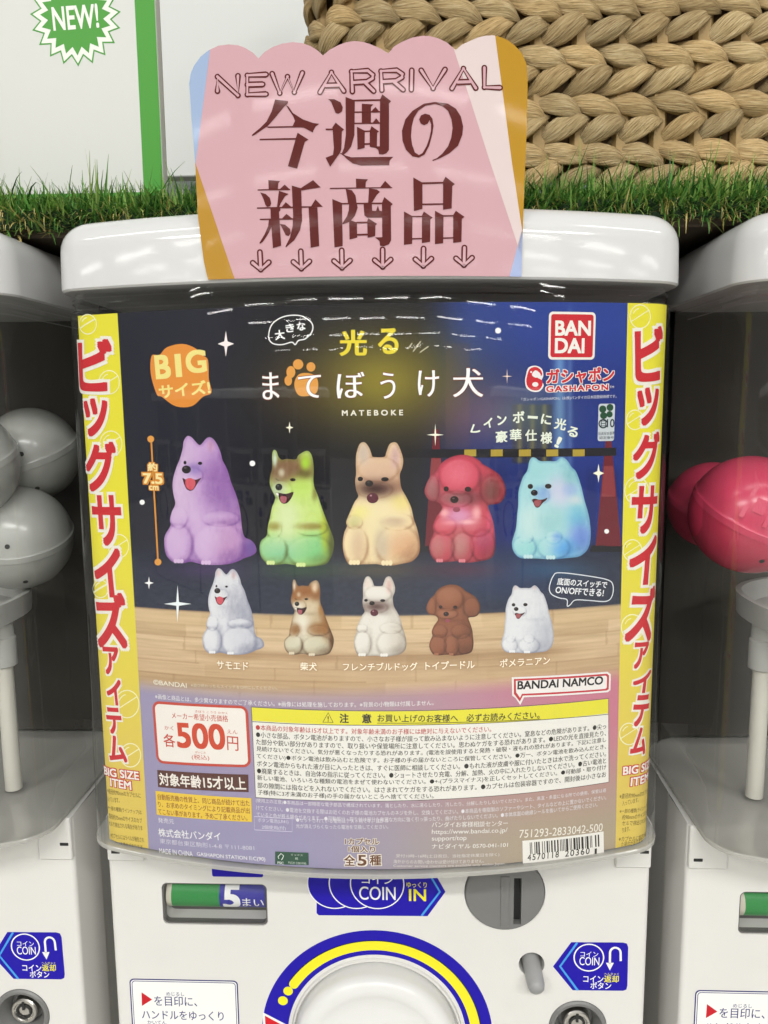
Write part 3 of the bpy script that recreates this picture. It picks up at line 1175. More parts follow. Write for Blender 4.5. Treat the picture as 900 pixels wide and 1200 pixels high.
def bg_colour(px, py, yc, u, v):
    n = px.shape
    left, mid, right = np.array([27, 29, 44.]), np.array([13, 12, 25.]), np.array([27, 49, 132.])
    wL, wR = 1 - sm(220, 340, px), sm(478, 560, px + 20 * (fbm(px / 40, py / 60) - .5))
    c = np.ones(n + (3,)) * mid
    c = mixc(c, left, wL)
    c = mixc(c, right, wR * (0.75 + 0.25 * sm(520, 700, px)))
    # right side of the street: pale sky band, shutters, light posts
    c = mixc(c, (46, 74, 165), wR * 0.55 * (1 - sm(380, 470, py)))
    c = mixc(c, (18, 32, 95), wR * 0.55 * sm(540, 560, py) * (0.4 + .6 * (np.sin(px / 4.2) > 0.2)))
    g = np.exp(-(((px - 656) / 7.0) ** 2)) * sm(375, 400, py) * (1 - sm(610, 645, py))
    c = mixc(c, (120, 170, 225), g * 0.75)
    g = np.exp(-(((px - 668) / 3.0) ** 2)) * sm(350, 380, py) * (1 - sm(600, 640, py))
    c = mixc(c, (96, 128, 190), g * 0.6)
    box = sm(598, 602, px) * (1 - sm(645, 649, px)) * sm(472, 476, py) * (1 - sm(540, 545, py))
    c = mixc(c, (34, 38, 58), box * .85)
    for xx in (609, 624, 638):
        c = mixc(c, (122, 112, 62), box * np.exp(-(((px - xx) / 2.8) ** 2)) * .85)
    box = sm(520, 524, px) * (1 - sm(548, 552, px)) * sm(400, 405, py) * (1 - sm(520, 530, py))
    c = mixc(c, (74, 58, 78), box * .35)
    g = np.exp(-(((px - 575) / 62) ** 2 + ((py - 486) / 36) ** 2))
    c = mixc(c, (150, 74, 132), g * 0.50)
    g = np.exp(-(((px - 612) / 50) ** 2 + ((py - 488) / 34) ** 2))
    c = mixc(c, (88, 138, 120), g * 0.45)
    # yellow glow behind the title
    q = ((px - 446) / 96) ** 2 + ((py - 446) / 62) ** 2
    c = mixc(c, (150, 136, 44), np.exp(-q ** 0.9) * 0.92)
    c = mixc(c, (96, 70, 40), np.exp(-(((px - 350) / 45) ** 2 + ((py - 455) / 32) ** 2)) * .4)
    # street
    st = sm(632, 664, yc)
    asphalt = np.array([44, 49, 68.]) + 22 * (fbm(px / 5, py / 2.2) - .5)[..., None]
    asphalt = mixc(asphalt, (20, 24, 38), (1 - sm(640, 700, yc)) * .35)
    c = mixc(c, (0, 0, 0), wR * 0) * (1 - st[..., None]) + asphalt * st[..., None]
    c = mixc(c, (38, 66, 120), st * .5 * np.exp(-(((px - 600) / 70) ** 2)) * (1 - sm(680, 730, yc)))
    for xx, cc in ((246, (92, 60, 120)), (352, (70, 110, 60)), (445, (120, 105, 70)), (545, (110, 40, 60)), (648, (50, 110, 150))):
        g = np.exp(-(((px - xx) / 48) ** 2 + ((py - 668) / 10) ** 2))
        c = mixc(c, cc, g * .45)
    # wood table
    wd = sm(720.5, 722.5, yc)
    pl = np.floor((yc - 722) / 15.5 + 0.0)
    seam_x = (px + 230 * vnoise(pl * 7.3 + .5, pl * 0 + 3.5)) / 165.0
    tone = vnoise(pl * 5.7 + 0.5, np.floor(seam_x) * 3.3 + .5)
    grain = fbm(px / 46.0 + pl * 9, yc / 1.6, 3)
    wood = np.array([208, 179, 141.]) + (tone - .5)[..., None] * np.array([34, 36, 38.]) + (grain - .5)[..., None] * np.array([46, 46, 44.])
    wood = mixc(wood, (226, 196, 152), np.exp(-((yc - 733) / 9.0) ** 2) * .6)
    wood = mixc(wood, (190, 156, 118), sm(752, 800, yc) * .45)
    seam = np.exp(-(((yc - 722) / 15.5 % 1.0 - .02) / .045) ** 2) * .5 + .35 * (np.abs(seam_x % 1.0 - .5) < .006)
    wood = mixc(wood, (150, 112, 76), seam * .7)
    for xx in (274, 362, 447, 532, 618):
        wood = mixc(wood, (150, 112, 76), np.exp(-(((px - xx - 6) / 44) ** 2 + ((yc - 771) / 6.5) ** 2)) * .55)
    c = c * (1 - wd[..., None]) + wood * wd[..., None]
    # lower information panel: lilac to pink to sand
    t = sm(180, 700, px)
    lo = np.array([158, 149, 184.]) * (1 - t[..., None]) + np.array([206, 124, 146.]) * t[..., None]
    b_ = sm(840, 1000, yc)
    lo2 = np.array([156, 149, 184.]) * (1 - sm(330, 640, px)[..., None]) + np.array([176, 160, 138.]) * sm(330, 640, px)[..., None]
    lo = lo * (1 - b_[..., None]) + lo2 * b_[..., None]
    lo = mixc(lo, (170, 160, 160), np.exp(-(((px - 430) / 170) ** 2 + ((yc - 830) / 40) ** 2)) * .5)
    lw = sm(800, 824, yc - 6 * np.sin(px / 140))
    c = c * (1 - lw[..., None]) + lo * lw[..., None]
    return c


A_ = Art(K)
nu, nv = 420, 400
us = np.linspace(uL, uR, nu)
tv = np.linspace(0, 1, nv)
U, Tq = np.meshgrid(us, tv)
Vz = zBot + (ztop(U) - zBot) * Tq
P = K.w(U.ravel(), Vz.ravel())
px_, py_ = proj(P)
_, yc_ = proj(K.w(np.zeros(U.size), Vz.ravel()))
cb = bg_colour(px_, py_, yc_, U.ravel(), Vz.ravel())
idx = np.arange(nu * nv).reshape(nv, nu)
q = np.stack([idx[:-1, :-1], idx[:-1, 1:], idx[1:, 1:], idx[1:, :-1]], -1).reshape(-1, 4)
A_.V.append(P)
A_.T += [tuple(r) for r in q.tolist()]
A_.C.append(ink(np.clip(cb, 0, 255)))
A_.n += len(P)
A_.build('background_picture', M_PRINT, card)
# plain back of the card
V = []
for z_ in (0, 1):
    for u_ in us[::10]:
        V.append(K.w(u_, zBot if z_ == 0 else ztop(u_), -0.0004))
n_ = len(us[::10])
mesh_obj('card_back', V, [(i, n_ + i, n_ + i + 1, i + 1) for i in range(n_ - 1)], plain('card_back_paper', (0.6, 0.6, 0.58), 0.7, var=.03), card)

# ---- yellow side banners
BYEL, BRED, BWHT = '#ece23a', '#cf2a33', '#f6f1e6'
for side in (0, 1):
    A_ = Art(K)
    if side == 0:
        ui0, ui1 = K.px(137.7, 368)[0], K.px(174.7, 1003)[0]
        zs = np.linspace(0, 1, 60)
        cols_u = [(uL + 0.0000 * z, ui0 + (ui1 - ui0) * (1 - z)) for z in zs]
    else:
        ui0, ui1 = K.px(735.5, 356)[0], K.px(721, 998)[0]
        zs = np.linspace(0, 1, 60)
        cols_u = [(ui0 + (ui1 - ui0) * (1 - z), uR) for z in zs]
    V, T, C = [], [], []
    m_ = 22
    for i, z in enumerate(zs):
        for k in range(m_):
            u_ = cols_u[i][0] + (cols_u[i][1] - cols_u[i][0]) * k / (m_ - 1)
            V.append((u_, zBot + (ztop(u_) - zBot) * z))
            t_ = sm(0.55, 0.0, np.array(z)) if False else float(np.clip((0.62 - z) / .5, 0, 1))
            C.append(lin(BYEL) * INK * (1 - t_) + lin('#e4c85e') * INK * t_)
    T = [(i * m_ + k, i * m_ + k + 1, (i + 1) * m_ + k + 1, (i + 1) * m_ + k) for i in range(59) for k in range(m_ - 1)]
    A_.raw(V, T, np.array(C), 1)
    # outlines of capsules drawn in white
    spots = ([(103, 380, 10), (128, 448, 12), (130, 520, 13), (139, 640, 12), (118, 690, 9), (149, 825, 14), (153, 885, 12)] if side == 0 else
             [(750, 371, 12), (744, 492, 10), (746, 575, 14), (741, 645, 11), (741, 735, 13), (737, 860, 11)])
    for x_, y_, r_ in spots:
        A_.line(circ(x_, y_, r_, r_ * 1.15, seg=24), 1.0, '#f6f3c8', 2, True)
        A_.line([(x_ - r_ * .9, y_ + r_ * .5), (x_ + r_ * .8, y_ - r_ * .6)], 0.9, '#f6f3c8', 2)
        A_.line(circ(x_, y_, r_ * .7, r_ * .8, seg=8, a0=200, a1=260), 0.9, '#f6f3c8', 2)
    if side == 0:
        ch = [('ビ', 92.5, 131, 397.5, 457.5), ('ッ', 99, 126.5, 467, 510.5), ('グ', 101, 137, 517.5, 575), ('サ', 109, 143, 580.5, 638),
              ('イ', 111, 143, 642.5, 698), ('ズ', 112.5, 149.5, 695, 757.5), ('ア', 121.5, 140.5, 757.5, 789.5), ('イ', 125, 143.5, 795.5, 825.5),
              ('テ', 125, 143.5, 828.5, 859), ('ム', 127, 148, 861.5, 892)]
    else:
        ch = [('ビ', 744, 776, 384.5, 447), ('ッ', 746.5, 771.5, 455.5, 498.5), ('グ', 741.5, 772, 507.5, 561), ('サ', 739.5, 769.5, 570.5, 625),
              ('イ', 737.5, 768, 629, 684.5), ('ズ', 735, 766, 688.5, 751), ('ア', 742, 759.5, 753, 783.5), ('イ', 741.5, 762, 786, 812),
              ('テ', 741, 760, 815, 850.5), ('ム', 739.5, 757.5, 853, 884.5)]
    for s, xa, xb, ya, yb in ch:
        ym = .5 * (ya + yb)
        big = (yb - ya) > 40
        A_.text(s, xa + 1, ym, xb - 1, yb - ya - 2, BRED, off=0.055, lay=8, outl=((0.15 if big else .16, BWHT, 4),), y1=ym + (1.2 if side == 0 else -1.5))
    if side == 0:
        A_.text('BIG SIZE', 123, 902, 163, 9, '#f6efe6', y1=909, off=0.05, lay=10, outl=((0.17, BRED, 7),))
        A_.text('ITEM', 130, 916, 154, 9, '#f6efe6', y1=920.5, off=0.05, lay=10, outl=((0.17, BRED, 7),))
        rows = [(126, 926, 165, '※直径約90mmのカプセルに'), (126, 935.5, 140, '入っています。'), (127, 946, 166, '※一部の種類(ラインナップ)は'),
                (128, 955.5, 166.5, '直径約75mmのサイズのカプ'), (128, 964, 167, 'セルで排出される場合がありま'), (130, 978, 169, '※カプセルにはラベルが梱包され'),
                (135, 988, 168.5, 'ている場合があります。')]
        for x_, y_, x2, s in rows:
            A_.text(s, x_, y_, x2, 6.0, '#6a5a2a', y1=y_ + (x2 - x_) * .16, lay=3)
    else:
        A_.text('BIG SIZE', 730, 903, 762, 9, '#f6efe6', y1=892, off=0.05, lay=10, outl=((0.17, BRED, 7),))
        A_.text('ITEM', 739, 916, 758.5, 9, '#f6efe6', y1=908.5, off=0.05, lay=10, outl=((0.17, BRED, 7),))
        rows = [(726, 933, 763, '※直径約90mmのカプセルに'), (729, 941.5, 748, '入っています。'), (726, 951, 762, '※一部の種類(ラインナップ)は'),
                (729, 957.5, 762, '約90mmのサイズのカプ'), (729, 964.5, 758, 'セルで排出される場合'), (729, 973, 738, 'ります。'),
                (725, 983, 757, '※カプセルに指定が記載'), (728, 989.5, 753, 'た場合があります。')]
        for x_, y_, x2, s in rows:
            A_.text(s, x_, y_, x2, 5.8, '#6a5a2a', y1=y_ - (x2 - x_) * .25, lay=3)
    A_.build('side_banner', M_PRINT, card, ('yellow banner on the left with big red lettering', 'yellow banner on the right with big red lettering')[side])

# ---- street furniture printed in the night picture: cones and striped bar
A_ = Art(K)
for x_, y0_, y1_, w_ in ((511, 503, 640, 13), (713, 512, 640, 15)):
    A_.poly([(x_ - 3, y0_), (x_ + 3, y0_), (x_ + w_, y1_), (x_ - w_, y1_)], '#6e1f2b', 1)
    A_.poly([(x_ - w_ - 5, y1_ - 1), (x_ + w_ + 5, y1_ - 1), (x_ + w_ + 7, y1_ + 7), (x_ - w_ - 7, y1_ + 7)], '#16161f', 1)
    A_.poly([(x_ - 5.5, y0_ + 34), (x_ + 5.5, y0_ + 34), (x_ + 8.5, y0_ + 70), (x_ - 8.5, y0_ + 70)], '#8f3a3f', 2)
A_.poly([(497, 526.5), (722, 524.5), (722, 534), (497, 536.5)], '#1d1b22', 3)
for x_ in (544, 575, 608, 640, 671):
    A_.poly([(x_, 526.8), (x_ + 14, 526.6), (x_ + 14, 534.6), (x_, 534.8)], '#b39b3c', 4)
A_.build('cone_barrier_picture', M_PRINT, card)

# ---- dog pictures
DOGS = {
    'samoyed': dict(
        o=(180, 500, 6.923), bbox=(88, 75, 835, 1122),
        out=[(237, 180), (245, 120), (265, 85), (285, 75), (315, 90), (350, 130), (375, 150), (400, 130), (430, 95), (460, 86), (490, 105), (520, 150),
             (545, 210), (560, 270), (600, 350), (630, 450), (670, 550), (695, 640), (708, 720), (720, 830), (740, 895), (790, 920), (825, 960), (835, 1010),
             (800, 1045), (740, 1065), (690, 1090), (600, 1115), (470, 1122), (390, 1115), (300, 1095), (240, 1108), (165, 1100), (130, 1075), (100, 1030),
             (88, 950), (95, 880), (140, 800), (133, 760), (150, 690), (178, 625), (165, 560), (155, 480), (165, 400), (190, 320), (215, 260)],
        sh=[(560, 560, 150, 260, -.55), (430, 600, 60, 90, -.22), (300, 940, 45, 150, -.42), (250, 830, 60, 60, -.25), (560, 775, 130, 28, -.30), (540, 722, 110, 20, .28),
            (560, 815, 100, 16, .22), (620, 1060, 130, 70, -.38), (400, 950, 80, 150, .16), (160, 960, 60, 120, .12), (330, 360, 70, 60, -.22), (770, 1000, 80, 80, -.30),
            (200, 460, 60, 200, .18), (330, 200, 80, 60, .10), (330, 720, 60, 50, .14), (470, 150, 26, 44, -.2), (660, 700, 40, 150, -.25), (300, 1090, 90, 30, -.4),
            (330, 545, 110, 26, -.16), (430, 420, 40, 60, -.18), (140, 790, 60, 16, -.25)],
        feat=[('e', 257, 291, 12, 15, '#241a26'), ('e', 379, 297, 17, 13, '#241a26'), ('p', [(236, 418), (262, 428), (300, 424), (345, 430), (388, 416), (362, 452), (340, 490), (318, 515), (290, 518), (262, 495)], '#4a1c2a'),
              ('p', [(262, 432), (290, 416), (318, 422), (340, 440), (338, 480), (315, 510), (288, 508), (262, 478)], '#d85a68'), ('e', 268, 347, 37, 33, '#2b2528'), ('e', 260, 334, 12, 7, '#5c5258'),
              ('paw', 205, 1090, 44, 18), ('paw', 427, 1102, 44, 18)],
        L=dict(base=(206, 170, 217), dark=(112, 62, 142), light=(236, 214, 240), col=[(200, 400, 120, 260, (214, 188, 218), .6), (560, 450, 160, 260, (152, 104, 176), .7), (620, 950, 120, 200, (186, 134, 186), .6), (790, 990, 60, 80, (112, 92, 164), .8), (330, 345, 70, 45, (142, 118, 190), .6), (465, 155, 26, 44, (206, 158, 188), .7)]),
        S=dict(base=(226, 226, 232), dark=(118, 121, 146), light=(248, 248, 252), col=[(280, 130, 26, 40, (226, 196, 196), .6), (465, 155, 26, 44, (224, 190, 190), .7), (560, 900, 200, 200, (192, 194, 208), .4)])),
    'shiba': dict(
        o=(290, 510, 7.5), bbox=(107, 128, 760, 1158),
        out=[(218, 290), (217, 190), (225, 140), (240, 128), (258, 145), (272, 185), (300, 215), (345, 208), (425, 212), (445, 180), (490, 148), (530, 138),
             (560, 165), (578, 230), (583, 310), (580, 400), (590, 460), (615, 520), (645, 610), (670, 680), (700, 760), (740, 860), (760, 930), (755, 1010),
             (730, 1080), (690, 1130), (600, 1150), (480, 1158), (410, 1140), (330, 1130), (250, 1140), (180, 1132), (125, 1075), (107, 1000), (120, 930),
             (170, 880), (180, 800), (200, 720), (215, 640), (245, 560), (235, 520), (210, 470), (195, 410), (205, 340)],
        sh=[(340, 1000, 24, 120, -.3), (240, 900, 60, 40, .14), (460, 900, 50, 40, .14), (570, 1000, 130, 110, -.12), (400, 590, 130, 26, -.22), (480, 880, 110, 20, -.18), (640, 1090, 110, 50, -.25),
            (220, 1080, 110, 50, -.2), (730, 950, 40, 160, -.45), (340, 720, 70, 140, .14), (300, 480, 60, 30, .1)],
        feat=[('l', [(250, 378), (262, 392), (278, 396)], 5, '#2a1c10'), ('e', 400, 391, 25, 14, '#21160e'), ('p', [(245, 508), (275, 505), (340, 515), (403, 497), (398, 530), (375, 570), (345, 598), (310, 600), (285, 575), (272, 530)], '#3a1c1c'),
              ('p', [(290, 540), (320, 535), (345, 545), (340, 585), (315, 597), (292, 578)], '#b0606c'), ('p', [(250, 508), (272, 510), (274, 530), (258, 525)], '#f2f0e4'), ('e', 277, 455, 31, 30, '#2c2c2a'), ('e', 270, 444, 11, 6, '#62645e'),
              ('paw', 205, 1120, 40, 20), ('paw', 470, 1138, 46, 20)],
        L=dict(base=(200, 226, 124), dark=(74, 84, 30), light=(238, 246, 196), col=[(300, 1010, 260, 130, (140, 206, 158), .85), (600, 1000, 150, 130, (128, 204, 134), .8), (340, 740, 110, 190, (216, 232, 176), .8),
               (385, 290, 195, 100, (122, 86, 58), 1.0), (290, 320, 100, 90, (130, 96, 70), .9), (300, 330, 26, 34, (206, 196, 170), .8), (500, 340, 60, 40, (86, 66, 34), .7), (255, 400, 40, 40, (150, 132, 100), .5),
               (510, 240, 40, 60, (170, 214, 60), .95), (240, 210, 18, 60, (206, 224, 206), .9), (270, 480, 60, 60, (176, 190, 170), .7), (470, 460, 90, 90, (186, 224, 90), .6), (235, 800, 50, 34, (128, 112, 26), .75),
               (560, 800, 110, 28, (122, 104, 22), .8), (690, 840, 40, 180, (178, 188, 40), .7), (590, 520, 22, 50, (120, 110, 40), .6), (740, 960, 26, 120, (100, 92, 46), .7)]),
        S=dict(base=(206, 184, 150), dark=(74, 46, 26), light=(246, 240, 222), col=[(300, 1010, 260, 130, (214, 208, 182), .95), (600, 1000, 150, 130, (212, 206, 180), .95), (340, 740, 100, 190, (236, 230, 212), .9),
               (400, 285, 190, 90, (154, 98, 54), 1.0), (260, 330, 80, 110, (160, 106, 62), .9), (300, 330, 22, 30, (214, 190, 160), .8), (530, 330, 60, 80, (150, 98, 56), .8), (510, 240, 36, 60, (232, 206, 176), .9), (240, 210, 16, 60, (236, 222, 204), .9),
               (280, 500, 70, 60, (236, 228, 212), .8), (470, 500, 80, 70, (226, 208, 176), .6), (250, 800, 70, 70, (142, 92, 48), .85), (570, 790, 130, 70, (150, 98, 50), .9), (660, 700, 60, 200, (160, 108, 58), .8), (740, 930, 36, 140, (138, 92, 50), .8), (590, 540, 30, 80, (176, 120, 60), .7)])),
    'frenchie': dict(
        o=(390, 510, 7.5), bbox=(88, 62, 765, 1145),
        out=[(203, 270), (205, 180), (225, 100), (250, 66), (285, 65), (320, 110), (340, 165), (355, 190), (450, 190), (470, 150), (495, 85), (530, 62), (565, 72), (595, 130),
             (618, 210), (612, 280), (590, 340), (592, 400), (605, 470), (650, 550), (690, 640), (710, 730), (740, 820), (762, 920), (765, 1000), (745, 1060), (690, 1110),
             (600, 1130), (520, 1145), (430, 1140), (380, 1132), (250, 1135), (160, 1138), (125, 1110), (95, 1030), (88, 940), (100, 860), (125, 800), (118, 760),
             (150, 680), (190, 590), (225, 535), (205, 480), (197, 400), (205, 340)],
        sh=[(300, 950, 34, 150, -.28), (200, 790, 70, 26, -.22), (560, 740, 110, 22, -.3), (540, 790, 120, 24, .16), (640, 1060, 110, 60, -.3), (220, 960, 40, 130, -.14), (450, 560, 130, 26, -.28),
            (400, 350, 90, 26, .1), (540, 430, 60, 70, -.22), (430, 950, 50, 150, -.1), (700, 950, 60, 150, -.25), (540, 190, 34, 70, -.12), (330, 330, 40, 30, -.08), (240, 440, 22, 50, -.12), (430, 690, 60, 120, .1)],
        feat=[('blur', 375, 470, 175, 72, '#3e1e1a', 1.0), ('e', 242, 384, 24, 20, '#140d0c'), ('e', 458, 387, 34, 19, '#140d0c'), ('e', 350, 552, 52, 46, '#5a2030'), ('e', 335, 530, 10, 8, '#b98a94'), ('e', 320, 423, 36, 28, '#17100f'), ('e', 312, 412, 11, 6, '#4a3f3c'),
              ('paw', 190, 1118, 54, 22), ('paw', 475, 1122, 54, 24)],
        L=dict(base=(242, 220, 174), dark=(140, 88, 56), light=(250, 238, 200), col=[(400, 320, 210, 170, (214, 172, 146), .85), (270, 160, 50, 90, (206, 186, 172), .8), (550, 190, 40, 100, (214, 176, 174), .8), (260, 680, 90, 60, (240, 230, 130), .8), (190, 760, 60, 50, (196, 190, 120), .7),
               (600, 590, 90, 70, (240, 220, 130), .7), (400, 760, 130, 200, (240, 224, 174), .7), (600, 960, 150, 120, (216, 160, 120), .7), (220, 960, 60, 130, (208, 172, 140), .6), (430, 960, 60, 130, (198, 180, 156), .7), (530, 760, 90, 40, (186, 150, 126), .6), (560, 450, 60, 60, (196, 146, 116), .6)]),
        S=dict(base=(234, 229, 220), dark=(126, 112, 100), light=(250, 248, 244), col=[(540, 190, 36, 90, (232, 196, 186), .8), (265, 160, 34, 70, (234, 214, 204), .6), (640, 900, 120, 260, (206, 194, 180), .5)])),
    'poodle': dict(
        o=(490, 525, 8.182), bbox=(62, 65, 838, 1100),
        out=[(190, 190), (240, 130), (320, 85), (410, 65), (500, 75), (580, 115), (620, 155), (700, 200), (780, 260), (830, 350), (838, 430), (810, 500), (760, 535),
             (680, 545), (670, 570), (700, 650), (725, 740), (735, 840), (740, 930), (725, 1020), (680, 1065), (560, 1090), (440, 1100), (380, 1085), (250, 1095),
             (180, 1090), (130, 1040), (105, 960), (120, 880), (150, 810), (140, 750), (170, 670), (225, 590), (225, 555), (190, 520), (110, 500), (70, 450), (62, 400),
             (90, 320), (130, 260), (180, 215)],
        sh=[(195, 360, 14, 130, -.28), (600, 400, 22, 130, -.3), (700, 400, 90, 120, -.14), (400, 590, 170, 26, -.25), (340, 900, 22, 160, -.3), (250, 800, 90, 18, -.2), (540, 810, 110, 18, -.2), (640, 1000, 110, 90, -.25),
            (370, 300, 120, 80, .12), (390, 940, 40, 120, .12), (160, 960, 40, 100, .12), (370, 480, 120, 50, -.1), (640, 700, 50, 120, -.15)],
        feat=[('e', 268, 392, 25, 25, '#2c1416'), ('e', 477, 395, 32, 25, '#2c1416'), ('e', 368, 590, 36, 24, '#9a4a5a'), ('e', 347, 494, 40, 34, '#2a1a1a'), ('e', 338, 482, 12, 7, '#6a5252'), ('paw', 205, 1078, 36, 18), ('paw', 420, 1080, 36, 18)],
        L=dict(base=(198, 66, 84), dark=(86, 20, 36), light=(252, 196, 200), col=[(140, 380, 70, 140, (138, 84, 84), .85), (700, 400, 100, 130, (112, 52, 50), .9), (380, 250, 200, 140, (220, 78, 104), .8), (380, 480, 170, 60, (128, 68, 72), .85), (520, 480, 80, 70, (110, 40, 50), .6), (390, 650, 120, 80, (214, 140, 184), .85),
               (250, 620, 40, 40, (250, 190, 190), .7), (560, 620, 40, 60, (250, 190, 190), .7), (300, 720, 60, 20, (250, 180, 186), .7), (470, 710, 70, 20, (250, 190, 190), .7), (260, 760, 90, 60, (214, 82, 100), .6), (180, 960, 80, 120, (176, 96, 96), .8), (400, 940, 90, 140, (168, 104, 100), .8), (640, 900, 100, 110, (158, 46, 84), .7), (700, 700, 40, 120, (230, 90, 130), .6)]),
        S=dict(base=(146, 88, 62), dark=(62, 30, 18), light=(196, 138, 108), col=[(380, 200, 200, 100, (162, 104, 76), .6), (700, 400, 90, 130, (140, 86, 62), .6), (380, 490, 130, 50, (170, 112, 84), .6), (600, 850, 130, 250, (122, 72, 48), .6)])),
    'pomeranian': dict(
        o=(590, 525, 8.182), bbox=(80, 90, 835, 1065),
        out=[(228, 215), (245, 130), (270, 92), (305, 95), (350, 125), (430, 125), (500, 125), (540, 95), (570, 90), (610, 120), (650, 180), (690, 220), (720, 290), (750, 390),
             (775, 500), (805, 600), (825, 700), (835, 820), (825, 920), (790, 990), (720, 1040), (600, 1055), (500, 1065), (420, 1065), (300, 1058), (200, 1060), (140, 1045),
             (95, 990), (80, 920), (95, 850), (120, 760), (130, 640), (140, 540), (142, 430), (160, 350), (190, 270)],
        sh=[(560, 580, 220, 26, -.16), (330, 880, 130, 22, -.14), (270, 930, 50, 60, -.16), (480, 850, 70, 60, .1), (200, 860, 60, 22, -.14), (660, 960, 140, 90, -.2), (330, 620, 120, 40, .1), (250, 720, 60, 120, .12), (560, 170, 60, 34, -.12), (360, 440, 80, 50, -.1), (760, 750, 60, 200, -.15)],
        feat=[('e', 256, 368, 26, 24, '#2c2424'), ('e', 427, 366, 32, 24, '#2c2424'), ('p', [(272, 496), (300, 485), (340, 495), (385, 490), (418, 476), (408, 500), (375, 525), (350, 558), (325, 572), (300, 560), (285, 525)], '#4a2428'),
              ('p', [(290, 510), (325, 498), (360, 505), (350, 545), (322, 563), (298, 548)], '#a4565c'), ('e', 294, 429, 33, 29, '#262022'), ('e', 287, 418, 10, 6, '#5e5658'), ('paw', 235, 1040, 50, 20), ('paw', 450, 1048, 50, 20)],
        L=dict(base=(166, 217, 224), dark=(56, 110, 168), light=(232, 246, 244), col=[(380, 440, 80, 60, (104, 152, 214), .8), (540, 420, 110, 140, (206, 206, 232), .8), (650, 260, 80, 80, (140, 196, 204), .7), (640, 400, 70, 60, (150, 176, 226), .6), (690, 500, 60, 40, (214, 220, 226), .7), (260, 720, 120, 160, (196, 228, 228), .8), (460, 700, 130, 110, (140, 200, 206), .7),
               (700, 680, 90, 110, (116, 190, 220), .8), (740, 860, 110, 130, (122, 150, 226), .85), (580, 960, 110, 90, (98, 170, 232), .85), (510, 850, 40, 40, (92, 150, 226), .7), (240, 960, 130, 70, (150, 216, 216), .7), (300, 200, 120, 70, (160, 216, 220), .6)]),
        S=dict(base=(230, 231, 235), dark=(122, 126, 146), light=(250, 250, 252), col=[(560, 120, 30, 30, (226, 204, 200), .6), (285, 125, 26, 30, (226, 204, 200), .6), (660, 850, 160, 260, (198, 200, 210), .6)])),
}
LOBES = {
    'samoyed': [(205, 955, 112, 160), (530, 965, 205, 185), (205, 735, 72, 90), (545, 745, 150, 62), (320, 400, 80, 66)],
    'shiba': [(225, 1010, 120, 132), (555, 1025, 200, 135), (235, 815, 66, 90), (560, 815, 140, 66), (300, 480, 92, 78)],
    'frenchie': [(198, 970, 108, 165), (575, 975, 190, 178), (190, 765, 70, 58), (565, 760, 140, 74), (370, 480, 150, 72), (400, 300, 170, 110)],
    'poodle': [(225, 955, 118, 140), (425, 955, 105, 145), (620, 935, 115, 150), (255, 745, 105, 90), (560, 745, 135, 100), (130, 390, 70, 138), (715, 400, 118, 140), (360, 490, 150, 76), (400, 270, 190, 170)],
    'pomeranian': [(195, 955, 112, 104), (480, 955, 150, 108), (480, 855, 76, 62), (215, 865, 66, 44), (345, 460, 92, 74)],
}
SMALL = {'samoyed': (237.6, 665.8, 309.6, 767.2), 'shiba': (333, 679, 391.2, 768.6), 'frenchie': (415, 675.4, 476.2, 769.4), 'poodle': (499.5, 684.8, 562.8, 768.2), 'pomeranian': (587.4, 686, 648.5, 765.2)}
DLAB = {'samoyed': ('fluffy dog glowing purple', 'fluffy white dog with open mouth'), 'shiba': ('winking dog glowing green', 'winking brown and white dog'),
        'frenchie': ('bat eared dog glowing pale yellow', 'white bat eared dog'), 'poodle': ('curly dog glowing red', 'curly brown dog'), 'pomeranian': ('round dog glowing light blue', 'round white dog')}


